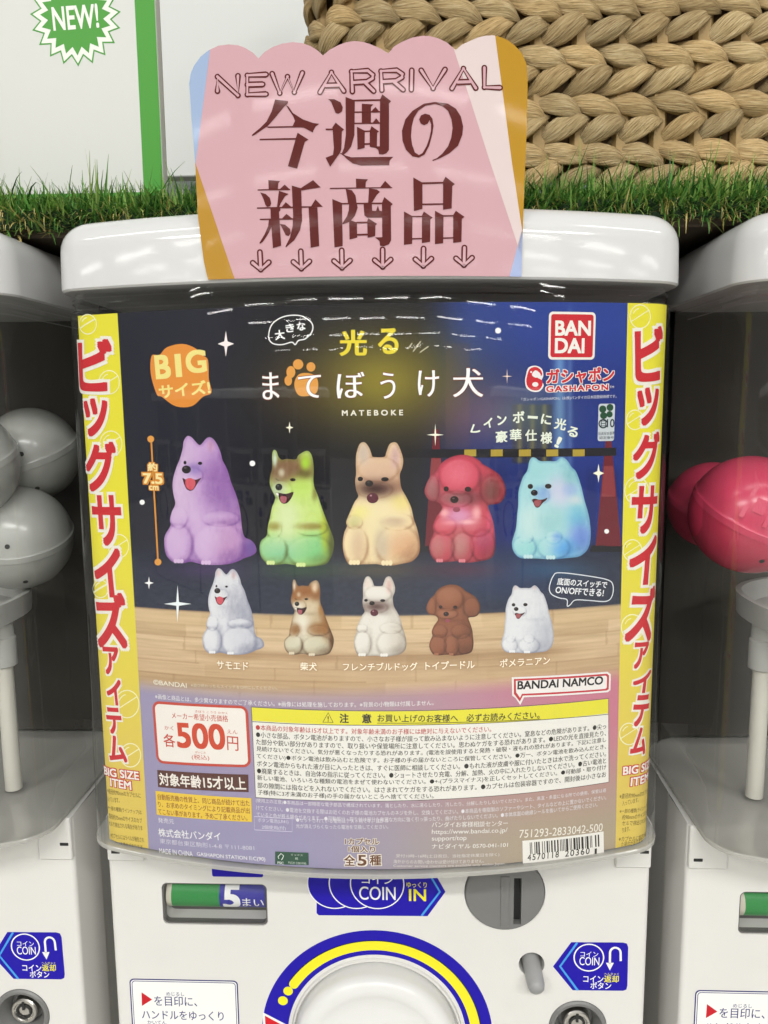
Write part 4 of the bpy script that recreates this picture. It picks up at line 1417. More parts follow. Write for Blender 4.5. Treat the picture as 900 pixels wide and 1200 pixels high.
def dog_picture(key, small):
    d = DOGS[key]
    ox, oy, sc = d['o']
    bx0, by0, bx1, by1 = d['bbox']
    pal = d['S' if small else 'L']
    if small:
        X0, Y0, X1, Y1 = SMALL[key]
        fx = lambda x: X0 + (np.asarray(x, float) - bx0) * (X1 - X0) / (bx1 - bx0)
        fy = lambda y: Y0 + (np.asarray(y, float) - by0) * (Y1 - Y0) / (by1 - by0)
    else:
        fx = lambda x: ox + np.asarray(x, float) / sc
        fy = lambda y: oy + np.asarray(y, float) / sc
    ol = catmull(d['out'], 4)
    st = 15 if small else 10
    gx, gy = np.meshgrid(np.arange(bx0 + 3, bx1, st), np.arange(by0 + 3, by1, st))
    G = np.stack([gx.ravel(), gy.ravel()], -1) + RNG.uniform(-1, 1, (gx.size, 2))
    # inside test + distance to the outline
    x, y = G[:, 0], G[:, 1]
    ins = np.zeros(len(G), bool)
    n = len(ol)
    for i in range(n):
        (xa, ya), (xb, yb) = ol[i], ol[(i + 1) % n]
        c = (ya > y) != (yb > y)
        with np.errstate(divide='ignore', invalid='ignore'):
            ins ^= c & (x < (xb - xa) * (y - ya) / (yb - ya + 1e-12) + xa)
    dist = np.sqrt(((G[:, None, :] - ol[None]) ** 2).sum(-1)).min(1)
    G = G[ins & (dist > st * .55)]
    pts = [Vector(p) for p in np.concatenate([ol, G])]
    Vv, _, Ff, _, _, _ = delaunay_2d_cdt(pts, [(i, (i + 1) % n) for i in range(n)], [], 1, 1e-4)
    P2 = np.array([tuple(v) for v in Vv])
    x, y = P2[:, 0], P2[:, 1]
    dist = np.sqrt(((P2[:, None, :] - ol[None]) ** 2).sum(-1)).min(1)
    c = np.ones((len(P2), 3)) * np.array(pal['base'], float)
    for (cx, cy, rx, ry, col, w) in pal['col']:
        g = np.exp(-(((x - cx) / rx / 1.12) ** 2 + ((y - cy) / ry / 1.12) ** 2) ** 1.4)
        c = mixc(c, col, g * min(1, w * 1.15))
    s = np.zeros(len(P2))
    for (cx, cy, rx, ry, w) in d['sh']:
        s += .6 * w * np.exp(-(((x - cx) / rx) ** 2 + ((y - cy) / ry) ** 2))
    for (cx, cy, rx, ry) in LOBES[key]:
        r = np.sqrt(((x - cx) / rx) ** 2 + ((y - cy) / ry) ** 2)
        lit = -.35 * (x - cx) / rx - .75 * (y - cy) / ry
        s += np.where(r < 1, .15 * (1 - r ** 2) + .20 * lit * (1 - r ** 4), 0)
        s -= .30 * np.exp(-((r - 1.02) / .10) ** 2) * (.35 + .65 * sm(-.6, .6, -lit))
        s += .10 * np.exp(-((r - .86) / .10) ** 2) * sm(.1, .8, lit)
    s += (fbm(x / 22, y / 60) - .5) * {'samoyed': .22, 'pomeranian': .14}.get(key, .06) + (fbm(x / 15 + 40, y / 15) - .5) * .12
    if not small:               # lit from inside: pale chest and face
        mx_, my_ = .5 * (bx0 + bx1), by0 + .58 * (by1 - by0)
        s += .20 * np.exp(-(((x - mx_) / (.34 * (bx1 - bx0))) ** 2 + ((y - my_) / (.26 * (by1 - by0))) ** 2))
        s += .05
    s -= .26 * (1 - sm(0, 34, dist))
    s -= .10 * sm(.75, 1.0, (y - by0) / (by1 - by0)) + .10 * sm(.45, 1.0, (x - bx0) / (bx1 - bx0))
    s *= 1.35
    c = mixc(c, pal['dark'], np.clip(-s, 0, .8))
    c = mixc(c, pal['light'], np.clip(s, 0, .8) * .62)
    for f in d['feat']:
        if f[0] == 'blur':
            g = np.exp(-(((x - f[1]) / f[2 + 1]) ** 2 + ((y - f[2]) / f[4]) ** 2))
            c = mixc(c, [int(f[5][i:i + 2], 16) for i in (1, 3, 5)], g * f[6] * (1 if not small else .8))
    A = Art(K)
    uvs = np.array([K.px(a, b_) for a, b_ in zip(fx(x), fy(y))])
    A.raw(uvs, [tuple(t) for t in Ff], ink(np.clip(c, 0, 255)), 5)
    T = lambda L: [(float(fx(p[0])), float(fy(p[1]))) for p in L]
    for f in d['feat']:
        if f[0] == 'e':
            A.poly(T(circ(f[1], f[2], f[3], f[4], seg=18)), f[5], 8 if f[3] < 14 else 7)
        elif f[0] == 'p':
            A.poly(T(catmull(f[1], 3)), f[2], 6 if f[2] in ('#4a1c2a', '#3a1c1c', '#4a2428') else 7)
        elif f[0] == 'l':
            A.line(T(f[1]), f[2] / sc, f[3], 7)
        elif f[0] == 'paw':
            lc_ = '#%02x%02x%02x' % tuple(int(v * .5 + w * .5) for v, w in zip(pal['base'], pal['light']))
            for k in (-1, 0, 1):
                A.poly(T(circ(f[1] + k * f[3] * .58, f[2], f[3] * .34, f[4], seg=14)), lc_, 6)
    A.build('dog_picture', M_PRINT, card, DLAB[key][1 if small else 0])


for k_ in DOGS:
    dog_picture(k_, False)
    dog_picture(k_, True)

# ---- lettering and badges
CREAM = '#fff6de'
A_ = Art(K)
for s, x0_, x1_, y_, h_ in (('ま', 308, 327, 452.5, 32), ('て', 350, 376, 453, 27), ('ぼ', 395, 427, 451.5, 31), ('う', 446, 463, 452, 31),
                            ('け', 490, 514, 449.5, 31), ('犬', 531, 566, 448.5, 34)):
    A_.text(s, x0_, y_, x1_, h_, '#ffffff', off=-0.004, smear=0.034, lay=9, outl=((0.03, '#8a3c1e', 6),))
for s, x0_, x1_, y_ in (('光', 399, 429, 402), ('る', 444, 466, 400)):
    A_.text(s, x0_, y_, x1_, 29, '#f0dc3c', off=0.02, smear=0.03, lay=9)
A_.text('MATEBOKE', 401, 484, 472, 6.2, '#f2ecdc', off=0.05, space=1.6, lay=9)
for a, b_ in (((478, 409), (483, 402)), ((484, 412), (493, 400)), ((492, 413), (502, 406))):
    A_.line([a, b_], 1.1, '#d8d2b0', 8)
A_.build('title_lettering', M_PRINT, card)

A_ = Art(K)
for cx, cy, rx, ry in ((341, 436, 5.2, 7), (349.5, 427, 6, 6), (364.5, 430, 5.2, 5.5), (338, 446, 4.4, 6)):
    A_.poly(circ(cx, cy, rx, ry, seg=24), '#e8a24c', 6)
A_.poly(catmull([(345, 451), (349, 440), (358, 437), (369, 440), (373, 449), (371, 460), (362, 464), (350, 463)], 5), '#e8a24c', 6)
A_.build('paw_print', M_PRINT, card)

A_ = Art(K)
A_.line(catmull([(315, 394), (319, 380), (333, 371), (352, 370), (365, 378), (366, 388), (358, 397), (350, 399), (346, 404), (342, 401), (330, 404), (319, 402)], 5), 1.2, '#ffffff', 6, True)
for s, x_, y_, r_ in (('大', 328, 392.5, 11), ('き', 340, 384.5, 9.5), ('な', 353, 382.5, 9.5)):
    A_.text(s, x_ - r_ / 2, y_ + .5, x_ + r_ / 2, r_, '#ffffff', y1=y_ - .8, off=0.04, lay=6)
A_.build('speech_bubble', M_PRINT, card, 'oval white speech bubble above the title')

A_ = Art(K)
A_.poly(catmull([(178, 417), (187, 416), (196, 407), (214, 403), (229, 408), (237, 416), (244, 422), (245, 444), (248, 460), (238, 465), (225, 476), (206, 476), (190, 465), (184, 462), (177, 438)], 4), '#e8923a', 6)
for s, x0_, x1_, y_, h_, dy_ in (('B', 183, 199, 430.5, 26, -1.2), ('I', 207, 211.5, 428.5, 25, -.3), ('G', 219, 241, 424.5, 25, -1.6)):
    A_.text(s, x0_, y_, x1_, h_, '#f6e58c', y1=y_ + dy_, off=0.055, lay=7)
A_.text('サイズ!', 187, 459, 246, 15.5, '#f6e58c', y1=453, off=0.045, lay=7)
A_.build('size_badge', M_PRINT, card)

A_ = Art(K)
A_.line([(177.5, 516), (185.5, 658)], 1.9, '#e0963c', 6)
A_.poly(circ(177, 514.5, 4, seg=20), '#e8a048', 7)
A_.poly(circ(185.5, 658.5, 4, seg=20), '#e8a048', 7)
for s, x0_, x1_, y_, h_ in (('約', 174, 184.5, 547, 9.5), ('7.5', 168.5, 190.5, 560.5, 11.5), ('cm', 175.5, 186, 571.5, 4.6)):
    A_.text(s, x0_, y_, x1_, h_, '#fbe8a8', y1=y_ + .4, off=0.05, lay=10, outl=((0.2, '#e0902e', 8),))
A_.build('height_scale', M_PRINT, card)


def star(A, x, y, r, col='#ffffff', lay=8, thin=.13, rx=None):
    rx = r if rx is None else rx
    P = []
    for k in range(8):
        a = math.pi / 4 * k
        q_ = 1.0 if k % 2 == 0 else thin * 1.4
        P.append((x + rx * q_ * math.sin(a), y - r * q_ * math.cos(a)))
    A.poly(P, col, lay)


for x, y, r, rx, c, th in ((265, 403, 15, 9.5, '#fff4f4', .2), (339.5, 501, 7, 4.5, '#fdf6e0', .2), (594, 441, 9, 6, '#ffe6d8', .08), (510, 509.5, 13, 10, '#fffbe8', .1), (701, 554.5, 11, 6.5, '#fffde6', .22),
                        (175, 683, 7.5, 5.5, '#ffffff', .2), (208.5, 707.5, 22, 16, '#f4fbff', .1)):
    A_ = Art(K)
    star(A_, x, y, r, c, 8, th, rx)
    A_.build('sparkle_mark', M_PRINT, card)
for x, y, r in ((296, 543, 3.3), (583.5, 387.5, 3.4), (167, 588.5, 3), (710.5, 622.5, 2.8)):
    A_ = Art(K)
    A_.poly(circ(x, y, r, seg=18), '#ffffff', 8)
    A_.build('white_dot', M_PRINT, card)

A_ = Art(K)
qa = lambda x, y: K.px(x, y)
c0, c1 = qa(642, 421.5), qa(698, 366)
A_.polyuv(rrect(c0[0], c1[0], c0[1], c1[1], 0.0026), '#f4efe8', 6)
A_.polyuv(rrect(c0[0] + .0014, c1[0] - .0014, c0[1] + .0014, c1[1] - .0014, 0.0016), '#cf2430', 7)
for s, x0_, x1_, y_, h_ in (('BAN', 651, 691.5, 384.5, 16.5), ('DAI', 650.5, 684, 405, 16.5)):
    A_.text(s, x0_, y_, x1_, h_, '#f8f4ee', y1=y_ + .2, off=0.05, lay=8)
A_.build('maker_logo', M_PRINT, card)

A_ = Art(K)
A_.poly(catmull([(616, 440), (619, 431), (627, 428.5), (634.5, 432), (636.5, 440), (634.5, 446), (637, 452), (632, 458.5), (624, 459), (617, 455), (615, 447)], 5), '#f4eeee', 7)
A_.poly(catmull([(617.5, 440), (620.5, 432.5), (627, 430), (633, 433), (635, 439.5), (629, 442), (635, 446), (635, 452), (631, 457), (624, 457.3), (618.5, 453.5), (616.5, 447)], 5), '#d22832', 8)
A_.poly(catmull([(623, 439), (627, 434), (632, 437), (633, 441), (627, 442.5)], 5), '#f4eeee', 9)
A_.poly(circ(627, 450.5, 3.6, 2.8, seg=16), '#f4eeee', 9)
A_.poly(circ(622.2, 436, 1.2, seg=10), '#f4eeee', 9)
A_.text('ガシャポン', 640.5, 441.5, 719, 17, '#d22832', y1=438.5, off=0.05, lay=10, outl=((0.13, '#f4eeee', 8),))
A_.text('GASHAPON', 640, 456, 712, 6.4, '#d22832', y1=453.6, off=0.05, space=1.2, lay=10, outl=((0.2, '#f4eeee', 8),))
A_.text('TM', 714, 453.5, 719, 2.6, '#f4eeee', lay=9)
A_.text('「ガシャポン/GASHAPON」は(株)バンダイの日本国登録商標です。', 611, 468.5, 722, 4.6, '#d8dbe8', y1=464.5, off=0.01, lay=8)
A_.build('brand_logo', M_PRINT, card)

A_ = Art(K)
q0, q1 = qa(700, 517), qa(720.5, 473)
A_.polyuv(rrect(q0[0], q1[0], q0[1], q1[1], 0.0015), '#cfd6dc', 6)
for cx, cy, rx, ry in ((706, 479.5, 4.2, 4.4), (714.5, 477.5, 4, 4.2), (707, 487, 4.2, 4), (714, 485.5, 3.6, 3.8)):
    A_.poly(circ(cx, cy, rx, ry, seg=18), '#1e4d33', 7)
A_.line(circ(706.5, 496.5, 4.8, seg=24), 1.4, '#22333a', 7, True)
A_.text('日', 703.8, 496.5, 709.5, 7, '#22333a', off=.02, lay=8)
A_.text('10', 711, 496, 719.5, 9.5, '#22333a', off=.02, lay=8)
A_.text('玩具安全基準', 700.8, 508, 720, 4, '#3a464e', y1=507.5, lay=8)
A_.text('認定番号', 702, 513, 719, 3.4, '#3a464e', y1=512.6, lay=8)
A_.build('recycling_mark', M_PRINT, card)

A_ = Art(K)
for s, x, y, r, tl in (('レ', 557.5, 503.5, 9.5, 5), ('イ', 572, 496, 10.5, -3.5), ('ン', 588, 492, 10.5, -2.5), ('ボ', 607.5, 488.8, 13, -1), ('ー', 624, 489, 11, 1), ('に', 640, 491.5, 11, 2.5), ('光', 656.5, 497, 12.5, 3.5), ('る', 671, 506, 11, 5)):
    A_.text(s, x - r / 2, y - tl * .35, x + r / 2, r if s != 'ー' else 2.2, '#f2f8e8', y1=y + tl * .35, off=0.045, lay=8)
for s, x, y in (('豪', 587.5, 511.5), ('華', 604, 509.5), ('仕', 622, 510), ('様', 640, 513)):
    A_.text(s, x - 6.5, y + .4, x + 6.5, 13, '#f2f8e8', y1=y - .2, off=0.04, lay=8)
A_.text('!', 652.5, 517.5, 655.5, 12, '#f2f8e8', y1=519, off=0.06, lay=8)
A_.build('rainbow_lettering', M_PRINT, card)

A_ = Art(K)
for s, x0_, x1_, y_ in (('サモエド', 254.5, 291, 778.5), ('柴犬', 352, 371.5, 780.5), ('フレンチブルドッグ', 402, 489, 781), ('トイプードル', 498.5, 556, 780), ('ポメラニアン', 585.5, 644, 777)):
    A_.text(s, x0_, y_, x1_, 9.5, '#fff7e2', off=0.035, lay=9, outl=((0.12, '#b8864c', 8),))
A_.build('breed_names', M_PRINT, card)

A_ = Art(K)
bub = catmull([(643.5, 688), (648, 675), (656, 671), (690, 675), (712, 679.5), (718, 686), (717, 698), (710, 704.5), (690, 703.5), (674, 703), (668, 708.5), (664.5, 710), (664, 702.5), (655, 700.5), (646, 696)], 5)
A_.line(bub, 1.1, '#e8edf4', 7, True)
A_.text('底面のスイッチで', 653, 681, 711, 8, '#f4f6fa', y1=685.2, off=0.035, lay=8)
A_.text('ON/OFFできる!', 651, 690.6, 707, 8.4, '#f4f6fa', y1=694.6, off=0.035, lay=8)
A_.build('speech_bubble', M_PRINT, card, 'rounded white speech bubble above the round white dog')

A_ = Art(K)
A_.poly([(599.5, 793.5), (711.5, 787), (715.5, 790), (715, 808.5), (712, 811), (614, 817), (609.5, 826), (604, 818), (600, 815)], '#f6f0ee', 6)
A_.poly([(602, 795.5), (711, 789.2), (713.4, 791.5), (713, 807.5), (710.5, 809), (612.5, 815), (609, 822), (604.5, 816), (602, 813)], '#c8323e', 7)
A_.poly([(604.3, 797.6), (709.5, 791.5), (711, 793), (710.7, 805.6), (709, 807), (611.4, 812.8), (609.2, 817.5), (606.2, 813.2), (604.6, 811)], '#f6f0ee', 8)
A_.text('BANDAI NAMCO', 606.5, 802.8, 706, 9.2, '#1c191c', y1=796.8, off=0.045, lay=9)
A_.build('company_logo', M_PRINT, card)

# price box
A_ = Art(K)


def quad_rr(A, tl, tr, br, bl, rad, ins, col, lay):
    """rounded box in card coordinates through four photo corners"""
    Q = [K.px(*p) for p in (bl, br, tr, tl)]
    L = np.linalg.norm(Q[1] - Q[0])
    H = np.linalg.norm(Q[3] - Q[0])
    pts = rrect(ins / L, 1 - ins / L, ins / H, 1 - ins / H, 1e-4, 1)
    pts = []
    for cx, cy, a0 in ((1, 1, 0), (0, 1, 90), (0, 0, 180), (1, 0, 270)):
        for k in range(7):
            a = math.radians(a0 + 15 * k)
            r = max(rad - ins, 1e-5)
            x_ = (L - ins - r if cx else ins + r) + r * math.cos(a)
            y_ = (H - ins - r if cy else ins + r) + r * math.sin(a)
            s_, t_ = x_ / L, y_ / H
            pts.append((1 - s_) * (1 - t_) * Q[0] + s_ * (1 - t_) * Q[1] + s_ * t_ * Q[2] + (1 - s_) * t_ * Q[3])
    A.polyuv(pts, col, lay)


PR = ((178.5, 821), (290.5, 827), (294.5, 899), (184, 894))
quad_rr(A_, *PR, 0.0052, 0.0, '#c94a3c', 6)
quad_rr(A_, *PR, 0.0052, 0.0018, '#f6efe8', 7)
RD = '#c8402e'
A_.text('メーカー希望小売価格', 201.5, 838, 267.5, 7.6, RD, y1=842, off=0.01, lay=8)
A_.text('きぼう こうり かかく', 229, 833.2, 267, 2.8, RD, y1=835.4, lay=8)
A_.text('500', 208, 861, 263, 28, '#d2482c', y1=863.5, off=0.045, lay=8)
A_.text('各', 192, 867, 205.5, 15, RD, y1=868, off=0.015, lay=8)
A_.text('かく', 193, 852.5, 203.5, 4.8, RD, y1=853.2, lay=8)
A_.text('円', 266.5, 870.5, 279.5, 16.5, RD, y1=871.5, off=0.012, lay=8)
A_.text('えん', 266.5, 857, 278.5, 4.8, RD, y1=857.6, lay=8)
A_.text('(税込)', 225, 887, 245.5, 6.8, RD, y1=888, lay=8)
A_.text('ぜいこみ', 229, 881.2, 241.5, 2.6, RD, y1=881.9, lay=8)
A_.build('price_box', M_PRINT, card)

A_ = Art(K)
quad_rr(A_, (184.5, 902), (291, 907.5), (291.5, 928), (185.5, 922), 0.0002, 0, '#5a332c', 6)
A_.text('対象年齢15才以上', 187, 912.5, 288, 14.5, '#f4ece4', y1=918.2, off=0.035, lay=7)
A_.build('age_notice', M_PRINT, card)
A_ = Art(K)
quad_rr(A_, (182.5, 926.5), (294.5, 935), (295.5, 963), (184, 954.5), 0.0004, 0, '#f0cb44', 6)
for k, (s, x1_) in enumerate((('自動販売機の性質上、同じ商品が続けて出た', 292.5), ('り、お求めのタイミングにより記載商品が出', 292.8), ('てこない事があります。予めご了承ください。', 290))):
    A_.text(s, 185.2 + .3 * k, 933.3 + 8.6 * k, x1_, 6.9, '#8a3a1c', y1=941 + 8.7 * k - (.3 if k == 2 else 0), off=0.012, lay=7)
A_.build('vending_notice', M_PRINT, card)

# caution panel
A_ = Art(K)
CP = ((294.5, 828), (713, 818), (713.5, 916.5), (299.5, 934.5))
zz = lambda p: K.px(*p)
quad_rr(A_, *CP, 0.0003, 0, '#3a3428', 6)
quad_rr(A_, *CP, 0.0003, 0.00035, '#f2efe8', 7)
quad_rr(A_, (294.8, 828.3), (712.6, 818.3), (712.7, 836), (295.6, 844.6), 0.0002, 0.0002, '#ece33a', 8)
A_.line([(296, 845.3)] + [tuple(p) for p in []] + [(p, 0) for p in []] + [(350, 848.2), (420, 849.5), (500, 849), (580, 846.5), (650, 842), (712.3, 836.7)], .7, '#3a3428', 9)
A_.line([(378.5, 846), (390.5, 846.2), (384.7, 835)], 1.1, '#2a2620', 10, True)
A_.text('!', 384.1, 842, 385.3, 6, '#2a2620', off=.02, lay=10)
A_.text('注', 398.3, 841.3, 408.5, 10.5, '#2a2620', off=.04, lay=10)
A_.text('意', 424.5, 841.6, 435, 10.5, '#2a2620', off=.04, lay=10)
A_.text('お買い上げのお客様へ　必ずお読みください。', 442.5, 841, 632, 9, '#2a2620', y1=837.2, off=.015, lay=10)
A_.line([(442, 847), (540, 846), (633, 842.3)], .7, '#2a2620', 10)
LINES = ['●本商品の対象年齢は15才以上です。対象年齢未満のお子様には絶対に与えないでください。',
         '●小さな部品、ボタン電池がありますので、小さなお子様が誤って飲み込まないように注意してください。窒息などの危険があります。●尖っ',
         'た部分や鋭い部分がありますので、取り扱いや保管場所に注意してください。思わぬケガをする恐れがあります。●LEDの光を直接見たり、',
         '見続けないでください。気分が悪くなったりする恐れがあります。(電池を誤使用すると発熱・破裂・液もれの恐れがあります。下記に注意し',
         'てください)●ボタン電池は飲み込むと危険です。お子様の手の届かないところに保管してください。●万一、ボタン電池を飲み込んだとき、',
         'ボタン電池からもれた液が目に入ったときは、すぐに医師に相談してください。●もれた液が皮膚や服に付いたときは水で洗ってください。',
         '●廃棄するときは、自治体の指示に従ってください。●ショートさせたり充電、分解、加熱、火の中に入れたりしないでください。●古い電池と',
         '新しい電池、いろいろな種類の電池をまぜて使わないでください。●+-(プラスマイナス)を正しくセットしてください。●可動部・取り付け',
         '部の隙間には指などを入れないでください。はさまれてケガをする恐れがあります。●カプセルは包装容器ですので、開封後は小さなお',
         '子様(特に3才未満のお子様)の手の届かないところへ捨ててください。']
for k, s in enumerate(LINES):
    yl, yr = 851.9 + 8.47 * k, 842.6 + 8.05 * k
    x0_, x1_ = 300 + .25 * k, 709.5
    xe = {0: 575.5, 9: 508}.get(k, x1_)
    A_.text(s, x0_, yl, xe, 6.9, '#c03434' if k == 0 else '#26231f', off=0.012, lay=9, ref=(x1_, yr))
A_.build('caution_panel', M_PRINT, card)

# small print
A_ = Art(K)
PW = '#ece8ee'
A_.text('©BANDAI', 180, 799, 219, 5.6, '#f2ead8', y1=803, off=.02, lay=6)
A_.text('※遊び終わったらスイッチをOFFにしてください。', 224, 802.6, 325, 4.0, '#e6d8bc', y1=806, lay=6)
A_.text('※画像と商品とは、多少異なりますのでご了承ください。※画像には処理を施しております。※背景の小物類は付属しません。', 182, 815.8, 508, 6.0, '#f2eef0', y1=823.2, off=.012, lay=6)
fine = [('(使用上の注意)●本商品は一部精密な電子部品で構成されています。落としたり、水に濡らしたり、汚したり、分解したりしないでください。また、高温・多湿になる所での使用、保管は避', 300, 937.8, 710, 926),
        ('けてください。●電池を交換する際はお近くのお子様の電池カプセルのネジを外し、交換してください。●本商品を樹脂製のソファーやシート、タイルなどの上に置かないでください。', 300.5, 946, 710, 934),
        ('ていると色が移る場合があります。●可動部分・取り付け部分を無理な方向に強く引っ張ったり、曲げたりしないでください。●本体底面の絶縁シールを抜いてからご使用ください。', 301, 954, 700, 942.3)]
for s, x0_, y0_, x1_, y1_ in fine:
    A_.text(s, x0_, y0_, x1_, 5.6, PW, y1=y1_, lay=6)
for s, y_ in (('●セットされている電池はテスト用です。LED の', 960.5), ('光が消えづらくなったら電池を交換してください。', 967.5)):
    A_.text(s, 347, y_, 455, 5.2, PW, y1=y_ + 1.0, lay=6)
A_.text('ボタン電池(LR41)', 302.5, 961, 338, 5.6, '#e4dff0', y1=963, off=.01, lay=6)
A_.text('2個使用(付)', 307, 969.2, 335, 5.6, '#e4dff0', y1=970.6, off=.01, lay=6)
A_.line([(298, 956.5), (342.5, 959.2), (342.5, 974.3), (298.5, 972.2)], .8, '#dcd6ec', 6, True)
A_.text('発売元', 185.5, 960.8, 204, 5.8, '#eeeaf2', y1=962.4, lay=6)
A_.text('株式会社バンダイ', 186, 975, 258.5, 9.6, '#f6f4f6', y1=980, off=.018, lay=6)
A_.text('東京都台東区駒形1-4-8 〒111-8081', 187.5, 985, 298, 6.0, '#e0dcea', y1=993.3, lay=6)
A_.text('MADE IN CHINA', 187, 996.5, 226, 5.8, '#f6f4f6', y1=1000.4, off=.015, lay=6)
A_.text('GASHAPON STATION Ⅱ:C(90)', 231, 1000.8, 311, 5.8, '#f6f4f6', y1=1007, off=.015, lay=6)
A_.text('バンダイお客様相談センター', 506, 966, 595, 6.6, '#f4f0ec', y1=964.2, off=.01, lay=6)
A_.text('https://www.bandai.co.jp/', 506, 975.2, 594.5, 7, '#f4f0ec', y1=973, off=.006, lay=6)
A_.text('support/top', 506, 983, 546.5, 7, '#f4f0ec', y1=982.2, off=.006, lay=6)
A_.text('ナビダイヤル 0570-041-101', 506, 991.4, 595, 6.0, '#f4f0ec', y1=989.4, off=.01, lay=6)
A_.text('受付10時~16時(土日祝日、当社指定休業日を除く)', 464, 1002.8, 585, 4.6, '#e8e2e0', y1=1001.2, lay=6)
A_.text('海外からのお問い合わせは受け付けておりません。', 461, 1009.2, 567, 4.4, '#e8e2e0', y1=1008.6, lay=6)
A_.text('Customer service counters are available only within Japan.', 461, 1014.6, 592, 3.6, '#e8e2e0', y1=1011.8, lay=6)
A_.text('751293-2833042-500', 608.5, 977, 706, 9.4, '#f4eee2', y1=969, off=.004, lay=6)
A_.build('small_print', M_PRINT, card)

A_ = Art(K)
quad_rr(A_, (322.5, 997.5), (361.5, 999), (362, 1013.5), (322.5, 1012.5), 0.0003, 0, '#24503c', 6)
A_.line([(327, 1006), (326, 1003.5), (329.5, 999.8), (332.5, 1002.5), (331.5, 1005), (330, 1007.5)], .9, '#e8f0e8', 7)
A_.text('FSC', 325.5, 1010.6, 332.5, 2.8, '#e8f0e8', off=.02, lay=7)
A_.text('ミックス', 341, 1001.2, 355, 2.2, '#cfdccf', lay=7)
A_.text('紙', 346, 1005.6, 349.5, 3, '#cfdccf', lay=7)
A_.text('FSC® C001995', 338, 1010.4, 359, 2.6, '#cfdccf', lay=7)
A_.build('paper_mark', M_PRINT, card)

A_ = Art(K)
for s, x0_, x1_, y_, h_ in (('1カプセル', 404.5, 444, 985.3, 7.2), ('1個入り', 408.5, 439.5, 994.6, 7.2), ('全', 403.5, 416, 1007.8, 12), ('5', 419.5, 429, 1007.8, 12), ('種', 433.5, 446.5, 1007.6, 12)):
    A_.text(s, x0_, y_, x1_, h_, '#6a3d1c', off=0.035, lay=8, outl=((0.15, '#f6ece0', 7),))
A_.build('count_lettering', M_PRINT, card)

A_ = Art(K)
BC = ((612, 985), (707, 974), (707.5, 1000.5), (612.5, 1011.5))
quad_rr(A_, *BC, 0.0001, 0, '#f4f0ea', 6)
Q = [K.px(*p) for p in ((620.5, 987), (702.5, 977.5), (703, 991.5), (621, 1000.5))]
code = '10100010110110001001001101001100110011001010101011100101001110110110011100101110010100001100110101'[:95]
lin_ = lambda s_, t_: (1 - s_) * (1 - t_) * Q[0] + s_ * (1 - t_) * Q[1] + s_ * t_ * Q[2] + (1 - s_) * t_ * Q[3]
i = 0
while i < len(code):
    if code[i] == '1':
        j = i
        while j < len(code) and code[j] == '1':
            j += 1
        a, b_ = i / 95, j / 95
        A_.raw([lin_(a, 0), lin_(b_, 0), lin_(b_, 1), lin_(a, 1)], [(0, 1, 2, 3)], ink('#26231f'), 7)
        i = j
    else:
        i += 1
A_.text('4570118', 618, 1004.6, 654.5, 7.2, '#26231f', y1=1000.6, off=.015, space=1.25, lay=8)
A_.text('20360', 662, 1000, 690.5, 7.2, '#26231f', y1=996.6, off=.015, space=1.25, lay=8)
A_.text('1', 696.5, 997.4, 699.0, 6.4, '#26231f', lay=8)
A_.build('barcode', M_PRINT, card)

# ------------------------------------------------------------------ the NEW ARRIVAL sign
G = CurvedSheet(plan(LD + 0.0012, fine=6))
GS_Y = None
sg_out = [(243.8, 327.8), (239, 306.7), (232, 253), (228.7, 190), (224.5, 140), (221.7, 98), (223.5, 86), (227.5, 77), (235, 66.5), (245, 58.7), (256, 53.5), (268, 52), (279, 53), (287, 56), (296, 61.5), (303, 68.5),
          (310, 61), (319.7, 55), (331, 51), (343, 49.3), (354, 50.5), (364, 54), (372, 59), (378.5, 65), (386, 58.5), (396.7, 52.8), (406, 49.5), (415, 48), (425, 49), (434, 51.7), (445, 56.5), (455, 62.5),
          (462, 54.5), (471, 49), (483, 44), (494.7, 41.9), (504, 42.3), (513, 44.7), (524, 50), (534, 58.7), (541, 52.5), (550.7, 48), (560, 44), (569, 41.9), (577, 41.5), (583, 42.3), (595, 47), (604, 54), (612, 63), (617, 75), (618.3, 98),
          (617, 157), (615.5, 190), (612.5, 272), (611, 324.3)]
sroot = thing('shelf_sign', tuple(G.w(0.0, Z_LID0, 0.0)), 'pink scalloped sign reading NEW ARRIVAL, stuck on the lid of the middle machine', 'sign')
A_ = Art(G)
PINK = '#caa2a9'
ol = A_.uv(sg_out)


def clip_poly(poly, p, n):
    out = []
    m = len(poly)
    for i in range(m):
        a, b_ = poly[i], poly[(i + 1) % m]
        da, db = np.dot(a - p, n), np.dot(b_ - p, n)
        if da >= 0:
            out.append(a)
        if (da >= 0) != (db >= 0):
            out.append(a + (b_ - a) * da / (da - db))
    return np.array(out)


def cut(poly, pa, pb, keep):
    """keep the part of poly on the side of photo point keep, of the line pa-pb"""
    a, b_, k = (G.px(*p) for p in (pa, pb, keep))
    n = np.array([-(b_ - a)[1], (b_ - a)[0]])
    if np.dot(k - a, n) < 0:
        n = -n
    return clip_poly(poly, a, n)


